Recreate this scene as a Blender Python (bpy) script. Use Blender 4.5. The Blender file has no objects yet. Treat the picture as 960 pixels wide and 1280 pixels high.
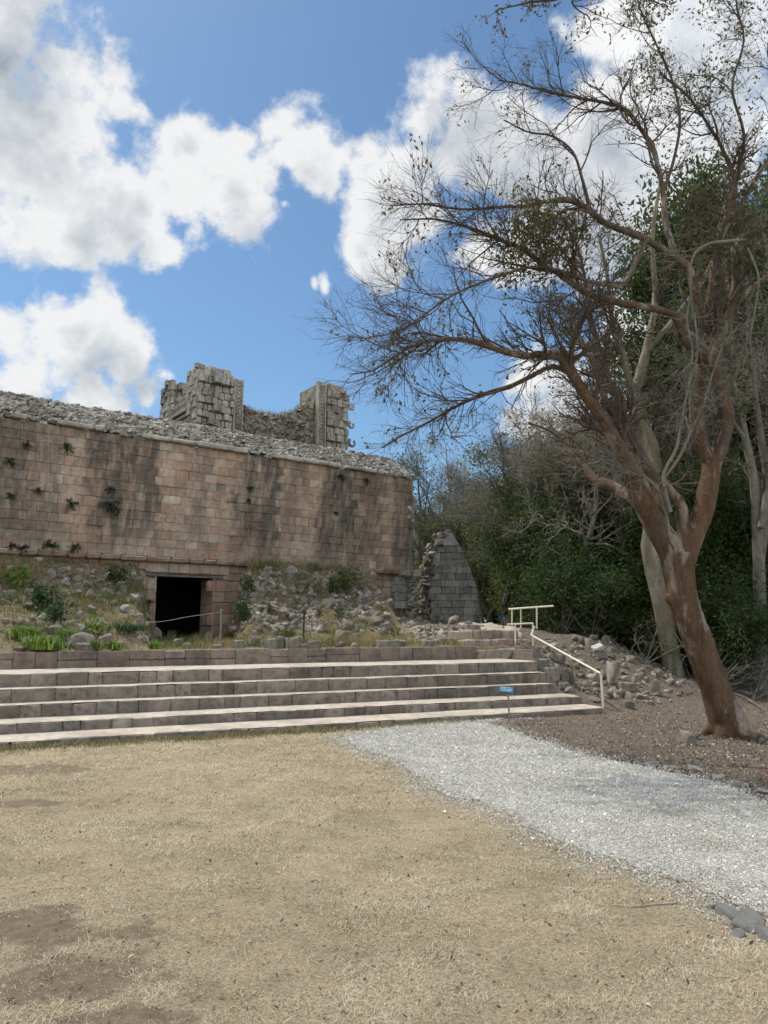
import bpy, bmesh, math, random
import numpy as np
from mathutils import Vector, Matrix
PI = math.pi
C = bpy.context.scene.collection
rng = np.random.default_rng(7)
random.seed(7)

# ------------------------------------------------------------------ camera geometry (photo pixels -> rays)
FPX = 925.0
PITCH = math.atan(142 / 925)
EYE = 1.6

def ray(px, py):
    u = (px - 480) / FPX; v = (py - 640) / FPX
    return np.array([u, math.cos(PITCH) + math.sin(PITCH) * v, math.sin(PITCH) - math.cos(PITCH) * v])

def onz(px, py, z=0.0):
    d = ray(px, py); t = (z - EYE) / d[2]
    return np.array([d[0] * t, d[1] * t, z])

def ony(px, py, Y):
    d = ray(px, py); t = Y / d[1]
    return np.array([d[0] * t, Y, EYE + d[2] * t])

SO = np.array([-5.05, 10.08]); SA = math.radians(24.3)
FO = np.array([-5.95, 22.0]); FA = math.radians(37.2)

def to_frame(x, y, o, a):
    vx, vy = x - o[0], y - o[1]
    return vx * math.cos(a) + vy * math.sin(a), -vx * math.sin(a) + vy * math.cos(a)

def from_frame(s, d, o, a):
    return o[0] + s * math.cos(a) - d * math.sin(a), o[1] + s * math.sin(a) + d * math.cos(a)

def onplane(px, py, o, a, D=0.0):
    """pixel -> (s, z) on the vertical plane at depth D of a frame"""
    n = np.array([-math.sin(a), math.cos(a)]); d = ray(px, py)
    t = (np.dot(n, o) + D) / np.dot(n, d[:2]); p = d * t; p[2] += EYE
    return (p[0] - o[0]) * math.cos(a) + (p[1] - o[1]) * math.sin(a), p[2]

# ------------------------------------------------------------------ noise
def _hash(ix, iy, seed):
    h = np.sin(ix * 127.1 + iy * 311.7 + seed * 74.7) * 43758.5453
    return h - np.floor(h)

def vnoise(x, y, seed=0):
    x = np.asarray(x, float); y = np.asarray(y, float)
    ix = np.floor(x); iy = np.floor(y); fx = x - ix; fy = y - iy
    fx = fx * fx * (3 - 2 * fx); fy = fy * fy * (3 - 2 * fy)
    a = _hash(ix, iy, seed); b = _hash(ix + 1, iy, seed); c = _hash(ix, iy + 1, seed); d = _hash(ix + 1, iy + 1, seed)
    return (a * (1 - fx) + b * fx) * (1 - fy) + (c * (1 - fx) + d * fx) * fy

def fbm(x, y, seed=0, octv=4):
    r = 0; a = 0.5; t = 0
    for i in range(octv):
        r = r + a * vnoise(np.asarray(x) * 2 ** i, np.asarray(y) * 2 ** i, seed + i); t += a; a *= 0.5
    return r / t - 0.5

def sstep(x, a, b):
    t = np.clip((np.asarray(x, float) - a) / (b - a), 0, 1)
    return t * t * (3 - 2 * t)

# ------------------------------------------------------------------ terrain
def height(x, y):
    x = np.asarray(x, float); y = np.asarray(y, float)
    s, d = to_frame(x, y, SO, SA)
    fs, fd = to_frame(x, y, FO, FA); q = -fd
    n1 = fbm(x * .9, y * .9, 3); n2 = fbm(x * 3.1, y * 3.1, 9, 3)
    low = 0.03 * n1 + 0.012 * n2
    under = np.interp(d, [0, .7, 1.3, 1.8, 2.95, 3.2], [0, -.03, .12, .32, .65, 1.12])
    # terrace beyond the low wall
    far = np.interp(d, [3.2, 4.3, 14, 40], [1.12, 1.3, 1.85, 2.1])
    terr = np.where(fs < 9.5, 1.14, far)
    k = sstep(fs, 8.6, 11.0)
    terr = (1.14 + 0.05 * n2) * (1 - k) + far * k
    # left mound
    dl = 9.0
    uL = np.clip((d - 3.5) / (10.0 + 0.0 * s - 3.5 + 0.35 * (fs + 5)), 0, 1)
    hl = (0.18 * sstep(uL, 0, .1) + 2.05 * uL ** 1.15 + 0.22 * n2 + 0.45 * n1 * sstep(uL, 0.05, .4) * (1 - sstep(uL, .85, 1))) * (1 - sstep(x / np.maximum(y, 1) + .02 * n1, -.335, -.298))
    # right mound
    uR = 1 - sstep(q + 1.0 * n1, 1.0, 5.0)
    wR = sstep(x / np.maximum(y, 1) + .02 * n1, -.207, -.178) * (1 - sstep(fs + .5 * n1, 8.9, 10.9))
    hr = (2.25 * uR + 0.35 * n2 * uR + 0.3 * (1 - sstep(q, 4.5, 6.5)) * sstep(q, 1, 4)) * wR
    terr = terr + np.maximum(hl, 0) + np.maximum(hr, 0)
    left = np.where(d < 3.2, under, terr)
    # right litter mound
    amp = 1 - 0.6 * sstep(s, 12.5, 16)
    nn = 0.5 + fbm(x * 1.4, y * 1.4, 21)
    rt = np.interp(d, [.1, 1.2, 2.6, 3.6, 6, 14, 40], [0, .3, .95, 1.28, 1.5, 1.85, 2.1]) * amp + (0.25 * (nn - .5) + .12 * n2) * sstep(d, .3, 1.5)
    w = sstep(s, 9.85, 10.15)
    h2 = left * (1 - w) + rt * w
    h = np.where(d < 0.0, 0, h2)
    h = np.where((s < 9.85) & (d < .7), 0, h)
    dip = 0.0
    return h + low * (1 - sstep(d, 0, .2) * 0.5)

def ground_hit(px, py, t0=2.0, t1=60.0):
    d = ray(px, py); t = np.arange(t0, t1, 0.02)
    P = np.outer(t, d); P[:, 2] += EYE
    hh = height(P[:, 0], P[:, 1]); ix = np.nonzero(P[:, 2] <= hh)[0]
    i = ix[0] if len(ix) else len(t) - 1
    return np.array([P[i, 0], P[i, 1], hh[i]])

def poly_sd(x, y, poly):
    """signed distance, negative inside"""
    x = np.asarray(x, float); y = np.asarray(y, float)
    d2 = np.full(x.shape, 1e9); ins = np.zeros(x.shape, bool)
    n = len(poly)
    for i in range(n):
        ax, ay = poly[i][:2]; bx, by = poly[(i + 1) % n][:2]
        ex, ey = bx - ax, by - ay
        t = np.clip(((x - ax) * ex + (y - ay) * ey) / (ex * ex + ey * ey + 1e-12), 0, 1)
        d2 = np.minimum(d2, (x - ax - t * ex) ** 2 + (y - ay - t * ey) ** 2)
        c = ((ay > y) != (by > y)) & (x < (bx - ax) * (y - ay) / (by - ay + 1e-12) + ax)
        ins ^= c
    return np.where(ins, -1, 1) * np.sqrt(d2)

PATH_PX = [(428, 922), (452, 938), (500, 952), (535, 985), (585, 1003), (640, 1022), (690, 1052), (760, 1078), (830, 1100), (880, 1122), (958, 1150)]
PATH_R = [(958, 1003), (900, 983), (830, 966), (760, 951), (700, 936), (650, 919), (604, 903)]
PL = [onz(*p)[:2] for p in PATH_PX] + [np.array([5.2, 3.3]), np.array([9.0, 1.5])]
PR = [np.array([12.0, 3.6]), np.array([6.9, 6.4])] + [onz(*p)[:2] for p in PATH_R]
_bk = [from_frame(s, -0.13, SO, SA) for s in (8.2, 6.0)]
PATH = PL + PR + _bk

def path_sd(x, y):
    return poly_sd(x, y, PATH) + 0.22 * fbm(np.asarray(x) * 2.6, np.asarray(y) * 2.6, 31) + 0.10 * fbm(np.asarray(x) * 9, np.asarray(y) * 9, 37, 2)

def litter_w(x, y):
    """1 under the trees right of the path"""
    lx = [onz(600, 903)[:2], onz(700, 936)[:2], onz(830, 966)[:2], onz(958, 1003)[:2], np.array([12., 3.6]), np.array([60., -10.]), np.array([60., 60.]), np.array([0., 60.]), np.array(from_frame(8.9, 3.2, SO, SA)), np.array(from_frame(8.6, -0.1, SO, SA))]
    return 1 - sstep(poly_sd(x, y, lx) + .5 * fbm(np.asarray(x) * 2, np.asarray(y) * 2, 41), -.15, .25)

DIRT = [(onz(85, 1222), .40, .34), (onz(50, 1165), .42, .30), (onz(0, 1150), .35, .2), (onz(170, 1168), .12, .07), (onz(30, 962), .7, .3), (onz(20, 1005), .4, .12), (onz(150, 1275), .35, .1), (onz(-120, 1200), .6, .4)]

def dirt_w(x, y):
    r = np.zeros(np.shape(x))
    nz = fbm(np.asarray(x) * 3.2, np.asarray(y) * 2.2, 51) + .5 * fbm(np.asarray(x) * 11, np.asarray(y) * 11, 53)
    for c, rx, ry in DIRT:
        q = np.sqrt(((x - c[0]) / rx) ** 2 + ((y - c[1]) / ry) ** 2)
        r = np.maximum(r, 1 - sstep(q + 2.0 * nz, .5, 1.3))
    return r

# ------------------------------------------------------------------ mesh helpers
def mesh_arr(name, V, F, mat=None, parent=None, tint=None, smooth=False, mats=None, midx=None):
    V = np.asarray(V, np.float32); F = np.asarray(F, np.int32)
    me = bpy.data.meshes.new(name)
    n, k = F.shape
    me.vertices.add(len(V)); me.vertices.foreach_set('co', V.ravel())
    me.loops.add(n * k); me.loops.foreach_set('vertex_index', F.ravel())
    me.polygons.add(n); me.polygons.foreach_set('loop_start', np.arange(0, n * k, k, dtype=np.int32))
    me.polygons.foreach_set('loop_total', np.full(n, k, np.int32))
    me.polygons.foreach_set('use_smooth', np.full(n, bool(smooth)))
    for m in (mats or ([mat] if mat else [])): me.materials.append(m)
    if midx is not None: me.polygons.foreach_set('material_index', np.asarray(midx, np.int32))
    if tint is not None:
        a = me.attributes.new('tint', 'FLOAT', 'FACE'); a.data.foreach_set('value', np.asarray(tint, np.float32))
    me.update(calc_edges=True)
    ob = bpy.data.objects.new(name, me); C.objects.link(ob)
    if parent: ob.parent = parent
    return ob

def mesh_bm(name, bm, mat=None, parent=None, smooth=False):
    me = bpy.data.meshes.new(name); bm.to_mesh(me); bm.free()
    if smooth:
        for p in me.polygons: p.use_smooth = True
    if mat: me.materials.append(mat)
    ob = bpy.data.objects.new(name, me); C.objects.link(ob)
    if parent: ob.parent = parent
    return ob

def tag(o, label=None, cat=None, group=None, kind=None):
    if label: o['label'] = label
    if cat: o['category'] = cat
    if group: o['group'] = group
    if kind: o['kind'] = kind
    return o

def empty(name, loc=(0, 0, 0), rz=0.0, label=None, cat=None, group=None):
    o = bpy.data.objects.new(name, None); C.objects.link(o); o.location = loc; o.rotation_euler = (0, 0, rz)
    o.empty_display_size = .2
    return tag(o, label, cat, group)

class Acc:
    """collects quads"""
    def __init__(self): self.V = []; self.F = []; self.T = []; self.M = []; self.n = 0
    def add(self, V, F, t=0.5, m=0):
        V = np.asarray(V, float).reshape(-1, 3); F = np.asarray(F, int)
        self.V.append(V); self.F.append(F + self.n); self.n += len(V)
        self.T.append(np.full(len(F), t) if np.ndim(t) == 0 else np.asarray(t)); self.M.append(np.full(len(F), m))
    def build(self, name, mat=None, parent=None, mats=None, smooth=False):
        return mesh_arr(name, np.concatenate(self.V), np.concatenate(self.F), mat, parent, np.concatenate(self.T), smooth, mats, np.concatenate(self.M))

BOXF = np.array([[0, 3, 2, 1], [4, 5, 6, 7], [0, 1, 5, 4], [1, 2, 6, 5], [2, 3, 7, 6], [3, 0, 4, 7]])
def box_v(x0, x1, y0, y1, z0, z1):
    return np.array([[x0, y0, z0], [x1, y0, z0], [x1, y1, z0], [x0, y1, z0], [x0, y0, z1], [x1, y0, z1], [x1, y1, z1], [x0, y1, z1]], float)

def cham_box(x0, x1, y0, y1, z0, z1, c=0.02, jit=0.0, R=rng):
    """box whose 12 edges are cut: 24 verts, quads (corner tris as degenerate-free quads skipped) """
    bm = None
    xs = (x0, x1); ys = (y0, y1); zs = (z0, z1)
    V = []; idx = {}
    for i in (0, 1):
        for j in (0, 1):
            for k in (0, 1):
                j3 = R.uniform(-jit, jit, 3) if jit else np.zeros(3)
                ci = R.uniform(.5, 1.5) * c if jit else c
                p = np.array([xs[i], ys[j], zs[k]]) + j3
                sx = 1 if i == 0 else -1; sy = 1 if j == 0 else -1; sz = 1 if k == 0 else -1
                idx[(i, j, k, 0)] = len(V); V.append(p + [0, sy * ci, sz * ci])      # lies on x face
                idx[(i, j, k, 1)] = len(V); V.append(p + [sx * ci, 0, sz * ci])
                idx[(i, j, k, 2)] = len(V); V.append(p + [sx * ci, sy * ci, 0])
    F = []
    for i in (0, 1):
        a = [idx[(i, 0, 0, 0)], idx[(i, 1, 0, 0)], idx[(i, 1, 1, 0)], idx[(i, 0, 1, 0)]]
        F.append(a if i else a[::-1])
        a = [idx[(0, i, 0, 1)], idx[(1, i, 0, 1)], idx[(1, i, 1, 1)], idx[(0, i, 1, 1)]]
        F.append(a[::-1] if i else a)
        a = [idx[(0, 0, i, 2)], idx[(1, 0, i, 2)], idx[(1, 1, i, 2)], idx[(0, 1, i, 2)]]
        F.append(a if i else a[::-1])
    for j in (0, 1):
        for k in (0, 1):
            F.append([idx[(0, j, k, 1)], idx[(1, j, k, 1)], idx[(1, j, k, 2)], idx[(0, j, k, 2)]])
            F.append([idx[(j, 0, k, 0)], idx[(j, 1, k, 0)], idx[(j, 1, k, 2)], idx[(j, 0, k, 2)]])
            F.append([idx[(j, k, 0, 0)], idx[(j, k, 1, 0)], idx[(j, k, 1, 1)], idx[(j, k, 0, 1)]])
    for i in (0, 1):
        for j in (0, 1):
            for k in (0, 1):
                a = [idx[(i, j, k, q)] for q in (0, 1, 2)]
                F.append(a + [a[0]])
    F = [f for f in F if len(set(f)) == 4]      # corners stay open by a hair
    return np.array(V), np.array(F)

# rounded / angular stones as templates ---------------------------------------------------------
def rock_template(seed, boxy=0.5, n=18):
    r = np.random.default_rng(seed)
    bm = bmesh.new()
    p = r.normal(size=(n, 3)); p /= np.linalg.norm(p, axis=1)[:, None]
    q = np.sign(p) * np.abs(p) ** (1 - boxy * .75)
    q = q / np.maximum(np.abs(q).max(axis=1), 1e-6)[:, None] * (boxy) + p * (1 - boxy)
    q *= r.uniform(.85, 1.1, (n, 1)) * .5
    for v in q: bm.verts.new(v)
    res = bmesh.ops.convex_hull(bm, input=bm.verts)
    bmesh.ops.delete(bm, geom=list({g for g in res['geom_interior'] + res['geom_unused'] if isinstance(g, bmesh.types.BMVert)}), context='VERTS')
    bmesh.ops.dissolve_limit(bm, angle_limit=.2, verts=bm.verts, edges=bm.edges)
    bmesh.ops.bevel(bm, geom=list(bm.edges), offset=.035, segments=1, affect='EDGES')
    bmesh.ops.triangulate(bm, faces=bm.faces)
    bm.verts.index_update()
    V = np.array([v.co[:] for v in bm.verts]); F = np.array([[v.index for v in f.verts] for f in bm.faces])
    bm.free(); return V, F
def small_template(seed, boxy=.5, n=10):
    r = np.random.default_rng(seed)
    bm = bmesh.new()
    p = r.normal(size=(n, 3)); p /= np.linalg.norm(p, axis=1)[:, None]
    q = p * (1 - boxy) + np.sign(p) * boxy * r.uniform(.6, 1, (n, 1)); q *= .5
    for v in q: bm.verts.new(v)
    res = bmesh.ops.convex_hull(bm, input=bm.verts)
    bmesh.ops.delete(bm, geom=list({g for g in res['geom_interior'] + res['geom_unused'] if isinstance(g, bmesh.types.BMVert)}), context='VERTS')
    bmesh.ops.triangulate(bm, faces=bm.faces)
    V = np.array([v.co[:] for v in bm.verts]); bm.verts.index_update(); F = np.array([[v.index for v in f.verts] for f in bm.faces])
    bm.free(); return V, F
ROCKS = [rock_template(100 + i, [.3, .7, .5, .2, .8, .45][i % 6]) for i in range(12)]
SMALL = [small_template(300 + i, [.3, .6, .45, .7][i % 4]) for i in range(8)]

def rot_mats(n, R, tilt=1.0):
    """random rotations: any yaw, tilt scaled"""
    a = R.uniform(0, 2 * PI, n); b = R.normal(0, tilt, n); c = R.normal(0, tilt, n)
    ca, sa, cb, sb, cc, sc = np.cos(a), np.sin(a), np.cos(b), np.sin(b), np.cos(c), np.sin(c)
    z = np.zeros(n); o = np.ones(n)
    Rz = np.stack([ca, -sa, z, sa, ca, z, z, z, o], 1).reshape(n, 3, 3)
    Rx = np.stack([o, z, z, z, cb, -sb, z, sb, cb], 1).reshape(n, 3, 3)
    Ry = np.stack([cc, z, sc, z, o, z, -sc, z, cc], 1).reshape(n, 3, 3)
    return Rz @ Rx @ Ry

def scatter(temps, P, S, M, R, tint=None):
    """replicates templates into arrays. P (n,3), S (n,3), M (n,3,3)"""
    Vs, Fs, Ts = [], [], []; off = 0
    n = len(P); which = R.integers(0, len(temps), n); tint = R.random(n) if tint is None else tint
    for k, (V, F) in enumerate(temps):
        ix = np.nonzero(which == k)[0]
        if not len(ix): continue
        W = V[None] * S[ix][:, None, :]
        W = np.einsum('nij,nvj->nvi', M[ix], W) + P[ix][:, None, :]
        G = F[None] + (np.arange(len(ix)) * len(V))[:, None, None] + off
        Vs.append(W.reshape(-1, 3)); Fs.append(G.reshape(-1, F.shape[1])); Ts.append(np.repeat(tint[ix], len(F))); off += len(ix) * len(V)
    return np.concatenate(Vs), np.concatenate(Fs), np.concatenate(Ts)

# tubes ---------------------------------------------------------------------------------------
def tubes(P, Rr, sides=6, cap=False):
    """P (N,K,3), Rr (N,K) -> verts, quads"""
    P = np.asarray(P, float); Rr = np.asarray(Rr, float)
    N, K, _ = P.shape
    T = np.empty_like(P); T[:, 1:-1] = P[:, 2:] - P[:, :-2]; T[:, 0] = P[:, 1] - P[:, 0]; T[:, -1] = P[:, -1] - P[:, -2]
    T /= np.linalg.norm(T, axis=2, keepdims=True) + 1e-9
    up = np.where(np.abs(T[:, :1, 2:3]) > .9, np.array([1., 0, 0]), np.array([0, 0, 1.]))
    up = np.broadcast_to(up, P.shape)
    A = np.cross(T, up); A /= np.linalg.norm(A, axis=2, keepdims=True) + 1e-9
    B = np.cross(T, A)
    th = np.arange(sides) * 2 * PI / sides
    W = P[:, :, None, :] + Rr[:, :, None, None] * (A[:, :, None, :] * np.cos(th)[None, None, :, None] + B[:, :, None, :] * np.sin(th)[None, None, :, None])
    V = W.reshape(-1, 3)
    n = np.arange(N)[:, None, None] * K * sides; k = np.arange(K - 1)[None, :, None] * sides; s = np.arange(sides)[None, None, :]; s2 = (s + 1) % sides
    F = np.stack([n + k + s, n + k + s2, n + k + sides + s2, n + k + sides + s], -1).reshape(-1, 4)
    return V, F

def catmull(pts, per=8):
    p = np.asarray(pts, float); p = np.vstack([2 * p[0] - p[1], p, 2 * p[-1] - p[-2]])
    out = []
    for i in range(1, len(p) - 2):
        for t in np.linspace(0, 1, per, endpoint=False):
            a, b, c, d = p[i - 1], p[i], p[i + 1], p[i + 2]
            out.append(.5 * ((2 * b) + (-a + c) * t + (2 * a - 5 * b + 4 * c - d) * t * t + (-a + 3 * b - 3 * c + d) * t ** 3))
    out.append(p[-2]); return np.array(out)

def resample(P, K):
    d = np.r_[0, np.cumsum(np.linalg.norm(np.diff(P[:, :3], axis=0), axis=1))]
    t = np.linspace(0, d[-1], K)
    return np.stack([np.interp(t, d, P[:, i]) for i in range(P.shape[1])], 1)

def grow(P, Rr, n, K, L, ang, R, t0=.15, t1=1.0, wander=.25, bias=(0, 0, .1), rs=.55, rmin=.002, rend=.35, lt=.5):
    """children of polylines; L = (lo, hi) lengths in metres"""
    N, Kp, _ = P.shape
    par = R.integers(0, N, n); t = t0 + (t1 - t0) * R.random(n) ** .8
    f = t * (Kp - 1); i = np.minimum(f.astype(int), Kp - 2); w = (f - i)[:, None]
    st = P[par, i] * (1 - w) + P[par, i + 1] * w
    r0 = (Rr[par, i] * (1 - w[:, 0]) + Rr[par, i + 1] * w[:, 0]) * rs
    T = P[par, i + 1] - P[par, i]; T /= np.linalg.norm(T, axis=1, keepdims=True) + 1e-9
    rv = R.normal(size=(n, 3)); rv -= (rv * T).sum(1, keepdims=True) * T; rv /= np.linalg.norm(rv, axis=1, keepdims=True) + 1e-9
    a = np.radians(R.uniform(ang[0], ang[1], n))[:, None]
    D = T * np.cos(a) + rv * np.sin(a)
    ln = R.uniform(L[0], L[1], n) * (1 - lt * t)
    out = np.empty((n, K, 3)); out[:, 0] = st
    for k in range(1, K):
        D = D + R.normal(0, wander, (n, 3)) / math.sqrt(K) + np.array(bias) / K
        D /= np.linalg.norm(D, axis=1, keepdims=True)
        out[:, k] = out[:, k - 1] + D * (ln / (K - 1))[:, None]
    rr = np.maximum(r0, rmin)[:, None] * np.linspace(1, rend, K)[None]
    return out, np.maximum(rr, rmin * .6)

def leaves(P, size, R, aspect=2.0, droop=0.0, jitter=.1):
    """rhombus leaves at points P"""
    n = len(P); P = P + R.normal(0, jitter, (n, 3))
    d = R.normal(size=(n, 3)); d[:, 2] -= droop; d /= np.linalg.norm(d, axis=1, keepdims=True)
    e = R.normal(size=(n, 3)); e -= (e * d).sum(1, keepdims=True) * d; e /= np.linalg.norm(e, axis=1, keepdims=True)
    s = (size * R.uniform(.6, 1.3, n))[:, None]
    nrm = np.cross(d, e)
    V = np.stack([P, P + d * s * .5 + e * s / aspect * .5 + nrm * s * .06, P + d * s, P + d * s * .5 - e * s / aspect * .5 + nrm * s * .06], 1)
    F = np.arange(n * 4).reshape(n, 4)
    return V.reshape(-1, 3), F, R.random(n)

# ------------------------------------------------------------------ materials
class NT:
    def __init__(self, name):
        self.m = bpy.data.materials.new(name); self.m.use_nodes = True
        self.t = self.m.node_tree; self.t.nodes.clear()
        self.out = self.t.nodes.new('ShaderNodeOutputMaterial'); self.b = self.t.nodes.new('ShaderNodeBsdfPrincipled')
        self.t.links.new(self.b.outputs[0], self.out.inputs[0]); self.b.inputs['Specular IOR Level'].default_value = .2
        self._c = None
    def n(self, ty, **k):
        nd = self.t.nodes.new(ty)
        for a, v in k.items(): setattr(nd, a, v)
        return nd
    def l(self, a, b): self.t.links.new(a, b)
    def coord(self, scale=(1, 1, 1), which='Object'):
        tc = self.n('ShaderNodeTexCoord'); mp = self.n('ShaderNodeMapping'); mp.inputs['Scale'].default_value = scale
        self.l(tc.outputs[which], mp.inputs[0]); return mp.outputs[0]
    def noise(self, sc, det=4, rough=.55, scale=(1, 1, 1), which='Object', dist=0.0):
        nd = self.n('ShaderNodeTexNoise'); nd.inputs['Scale'].default_value = sc; nd.inputs['Detail'].default_value = det
        nd.inputs['Roughness'].default_value = rough; nd.inputs['Distortion'].default_value = dist
        self.l(self.coord(scale, which), nd.inputs['Vector']); return nd.outputs['Fac']
    def ramp(self, fac, stops, interp='LINEAR'):
        r = self.n('ShaderNodeValToRGB'); r.color_ramp.interpolation = interp; e = r.color_ramp.elements
        while len(e) < len(stops): e.new(0.5)
        for i, (p, c) in enumerate(stops):
            e[i].position = p; e[i].color = (*(c if isinstance(c, (tuple, list)) else (c, c, c)), 1)
        self.l(fac, r.inputs[0]); return r.outputs[0]
    def mix(self, fac, a, b, bt='MIX'):
        m = self.n('ShaderNodeMix', data_type='RGBA', blend_type=bt)
        for s, v in ((0, fac), (6, a), (7, b)):
            if isinstance(v, (int, float)): m.inputs[s].default_value = v if s == 0 else (v, v, v, 1)
            elif isinstance(v, tuple): m.inputs[s].default_value = (*v, 1)
            else: self.l(v, m.inputs[s])
        return m.outputs[2]
    def math(self, op, a, b=None, c=None, clamp=False):
        m = self.n('ShaderNodeMath', operation=op, use_clamp=clamp)
        for i, v in enumerate((a, b, c)):
            if v is None: continue
            if isinstance(v, (int, float)): m.inputs[i].default_value = v
            else: self.l(v, m.inputs[i])
        return m.outputs[0]
    def attr(self, name='tint'):
        a = self.n('ShaderNodeAttribute', attribute_name=name); return a.outputs['Fac']
    def fin(self, col, rough=.9, bump=None, dist=.02, strength=1.0):
        if isinstance(col, tuple): self.b.inputs['Base Color'].default_value = (*col, 1)
        else: self.l(col, self.b.inputs['Base Color'])
        if isinstance(rough, (int, float)): self.b.inputs['Roughness'].default_value = rough
        else: self.l(rough, self.b.inputs['Roughness'])
        if bump is not None:
            bp = self.n('ShaderNodeBump'); bp.inputs['Distance'].default_value = dist; bp.inputs['Strength'].default_value = strength
            self.l(bump, bp.inputs['Height']); self.l(bp.outputs[0], self.b.inputs['Normal'])
        return self.m

def stone_mat(name, cols, dark=(.05, .048, .042), stain=.5, sc=1.0, lichen=.3, bump=.03, patch=None):
    """cols: list of colours picked by the per-block tint; black lichen patches and blotches on top"""
    g = NT(name)
    st = [(i / max(1, len(cols) - 1), c) for i, c in enumerate(cols)]
    c = g.ramp(g.attr(), st)
    c = g.mix(.55, c, g.ramp(g.noise(3 * sc, 6, .65), [(.3, .55), (.7, 1.35)]), 'MULTIPLY')
    if patch: c = g.mix(g.ramp(g.noise(1.1, 6, .7), [(.5, 0), (.72, .75)]), c, patch)
    c = g.mix(g.math('MULTIPLY', g.ramp(g.noise(7 * sc, 8, .7), [(.48, 0), (.66, 1)]), lichen), c, dark)
    if stain:
        f = g.ramp(g.noise(.8 * sc, 5, .6, (1, 1, .4)), [(.46, 0), (.62, 1)])
        c = g.mix(g.math('MULTIPLY', f, stain), c, dark)
    h = g.math('ADD', g.noise(14 * sc, 8, .7), g.math('MULTIPLY', g.noise(60 * sc, 3, .6), .35))
    return g.fin(c, .92, h, bump, .9)

def facade_mat():
    g = NT('facade_stone')
    c = g.ramp(g.attr(), [(0, (.37, .285, .215)), (.3, (.46, .365, .28)), (.6, (.52, .425, .335)), (.85, (.44, .30, .22)), (1, (.60, .51, .42))])
    c = g.mix(.7, c, g.ramp(g.noise(2.2, 7, .7), [(.3, .5), (.7, 1.4)]), 'MULTIPLY')
    # warm red wash
    red = g.ramp(g.noise(.35, 4, .6, (1, 1, .8)), [(.5, 0), (.7, 1)])
    c = g.mix(g.math('MULTIPLY', red, .6), c, (.42, .235, .15))
    # grey and black runs down the wall at the places where the cornice is broken
    tc = g.n('ShaderNodeTexCoord'); sx = g.n('ShaderNodeSeparateXYZ'); g.l(tc.outputs['Object'], sx.inputs[0])
    warp = g.math('ADD', g.math('MULTIPLY', g.math('SUBTRACT', g.noise(.5, 4, .6), .5), 1.3), g.math('MULTIPLY', g.math('SUBTRACT', g.attr(), .5), .35))
    X = g.math('ADD', sx.outputs[0], warp)
    tot = None
    for (cx, w, a, zb) in RUNS:
        v = g.math('SUBTRACT', 1, g.math('DIVIDE', g.math('ABSOLUTE', g.math('SUBTRACT', X, cx)), w), clamp=True)
        v = g.math('MULTIPLY', g.math('MULTIPLY', v, 4.0, clamp=True), a)
        hz = g.math('MULTIPLY', g.math('SUBTRACT', sx.outputs[2], zb), .9, clamp=True)
        v = g.math('MULTIPLY', v, hz)
        tot = v if tot is None else g.math('MAXIMUM', tot, v)
    fine = g.ramp(g.noise(3.4, 7, .75, (1, 1, .12)), [(.36, .2), (.55, 1)])
    tot = g.math('MULTIPLY', tot, fine, clamp=True)
    c = g.mix(g.math('MULTIPLY', tot, .92), c, g.ramp(g.noise(5, 5, .6), [(.35, (.055, .053, .047)), (.7, (.16, .155, .14))]))
    spk = g.ramp(g.noise(9, 8, .7), [(.52, 0), (.68, 1)])
    c = g.mix(g.math('MULTIPLY', spk, .35), c, (.07, .06, .05))
    wh = g.ramp(g.noise(3.1, 7, .7, (1, 1, .5)), [(.6, 0), (.75, 1)])
    c = g.mix(g.math('MULTIPLY', wh, .45), c, (.52, .48, .42))
    h = g.math('ADD', g.noise(12, 8, .7), g.math('MULTIPLY', g.noise(50, 3, .6), .35))
    return g.fin(c, .92, h, .035, .9)

RUNS = [(-5.0, .7, .9, 3.2), (-4.0, .6, .75, 3.0), (-2.3, .75, 1, 3.3), (-1.3, .4, .9, 3.6), (.3, .3, .35, 3.4), (2.2, .8, .95, 3.2), (3.3, .3, .5, 3.2), (5.3, .9, 1, 3.2), (6.6, .6, .7, 3.2), (8.2, .6, .75, 3.0), (-7, .5, .6, 3), (-9.5, .7, .7, 3), (-12, .5, .7, 3)]

def leaf_mat(name, cols, trans=.35, rough=.6):
    g = NT(name)
    c = g.ramp(g.attr(), [(i / max(1, len(cols) - 1), k) for i, k in enumerate(cols)])
    tr = g.n('ShaderNodeBsdfTranslucent'); g.l(c, tr.inputs[0]); mx = g.n('ShaderNodeMixShader'); mx.inputs[0].default_value = trans
    g.fin(c, rough); g.l(g.b.outputs[0], mx.inputs[1]); g.l(tr.outputs[0], mx.inputs[2]); g.l(mx.outputs[0], g.out.inputs[0])
    return g.m

def bark_mat(name, a, b, spot=None, sc=1.0, stretch=.25, bump=.02):
    g = NT(name)
    c = g.ramp(g.noise(6 * sc, 6, .65, (1, 1, stretch)), [(.3, a), (.7, b)])
    if spot:
        f = g.ramp(g.noise(2.6 * sc, 5, .65, (1, 1, .3)), [(.53, 0), (.60, 1)])
        c = g.mix(g.math('MULTIPLY', f, .8), c, spot)
    c = g.mix(g.math('MULTIPLY', g.ramp(g.noise(22 * sc, 5, .7), [(.5, 0), (.7, 1)]), .5), c, tuple(x * .35 for x in a))
    h = g.math('ADD', g.noise(14 * sc, 7, .7, (1, 1, stretch)), g.math('MULTIPLY', g.noise(70, 3), .3))
    return g.fin(c, .85, h, bump, .8)

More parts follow.
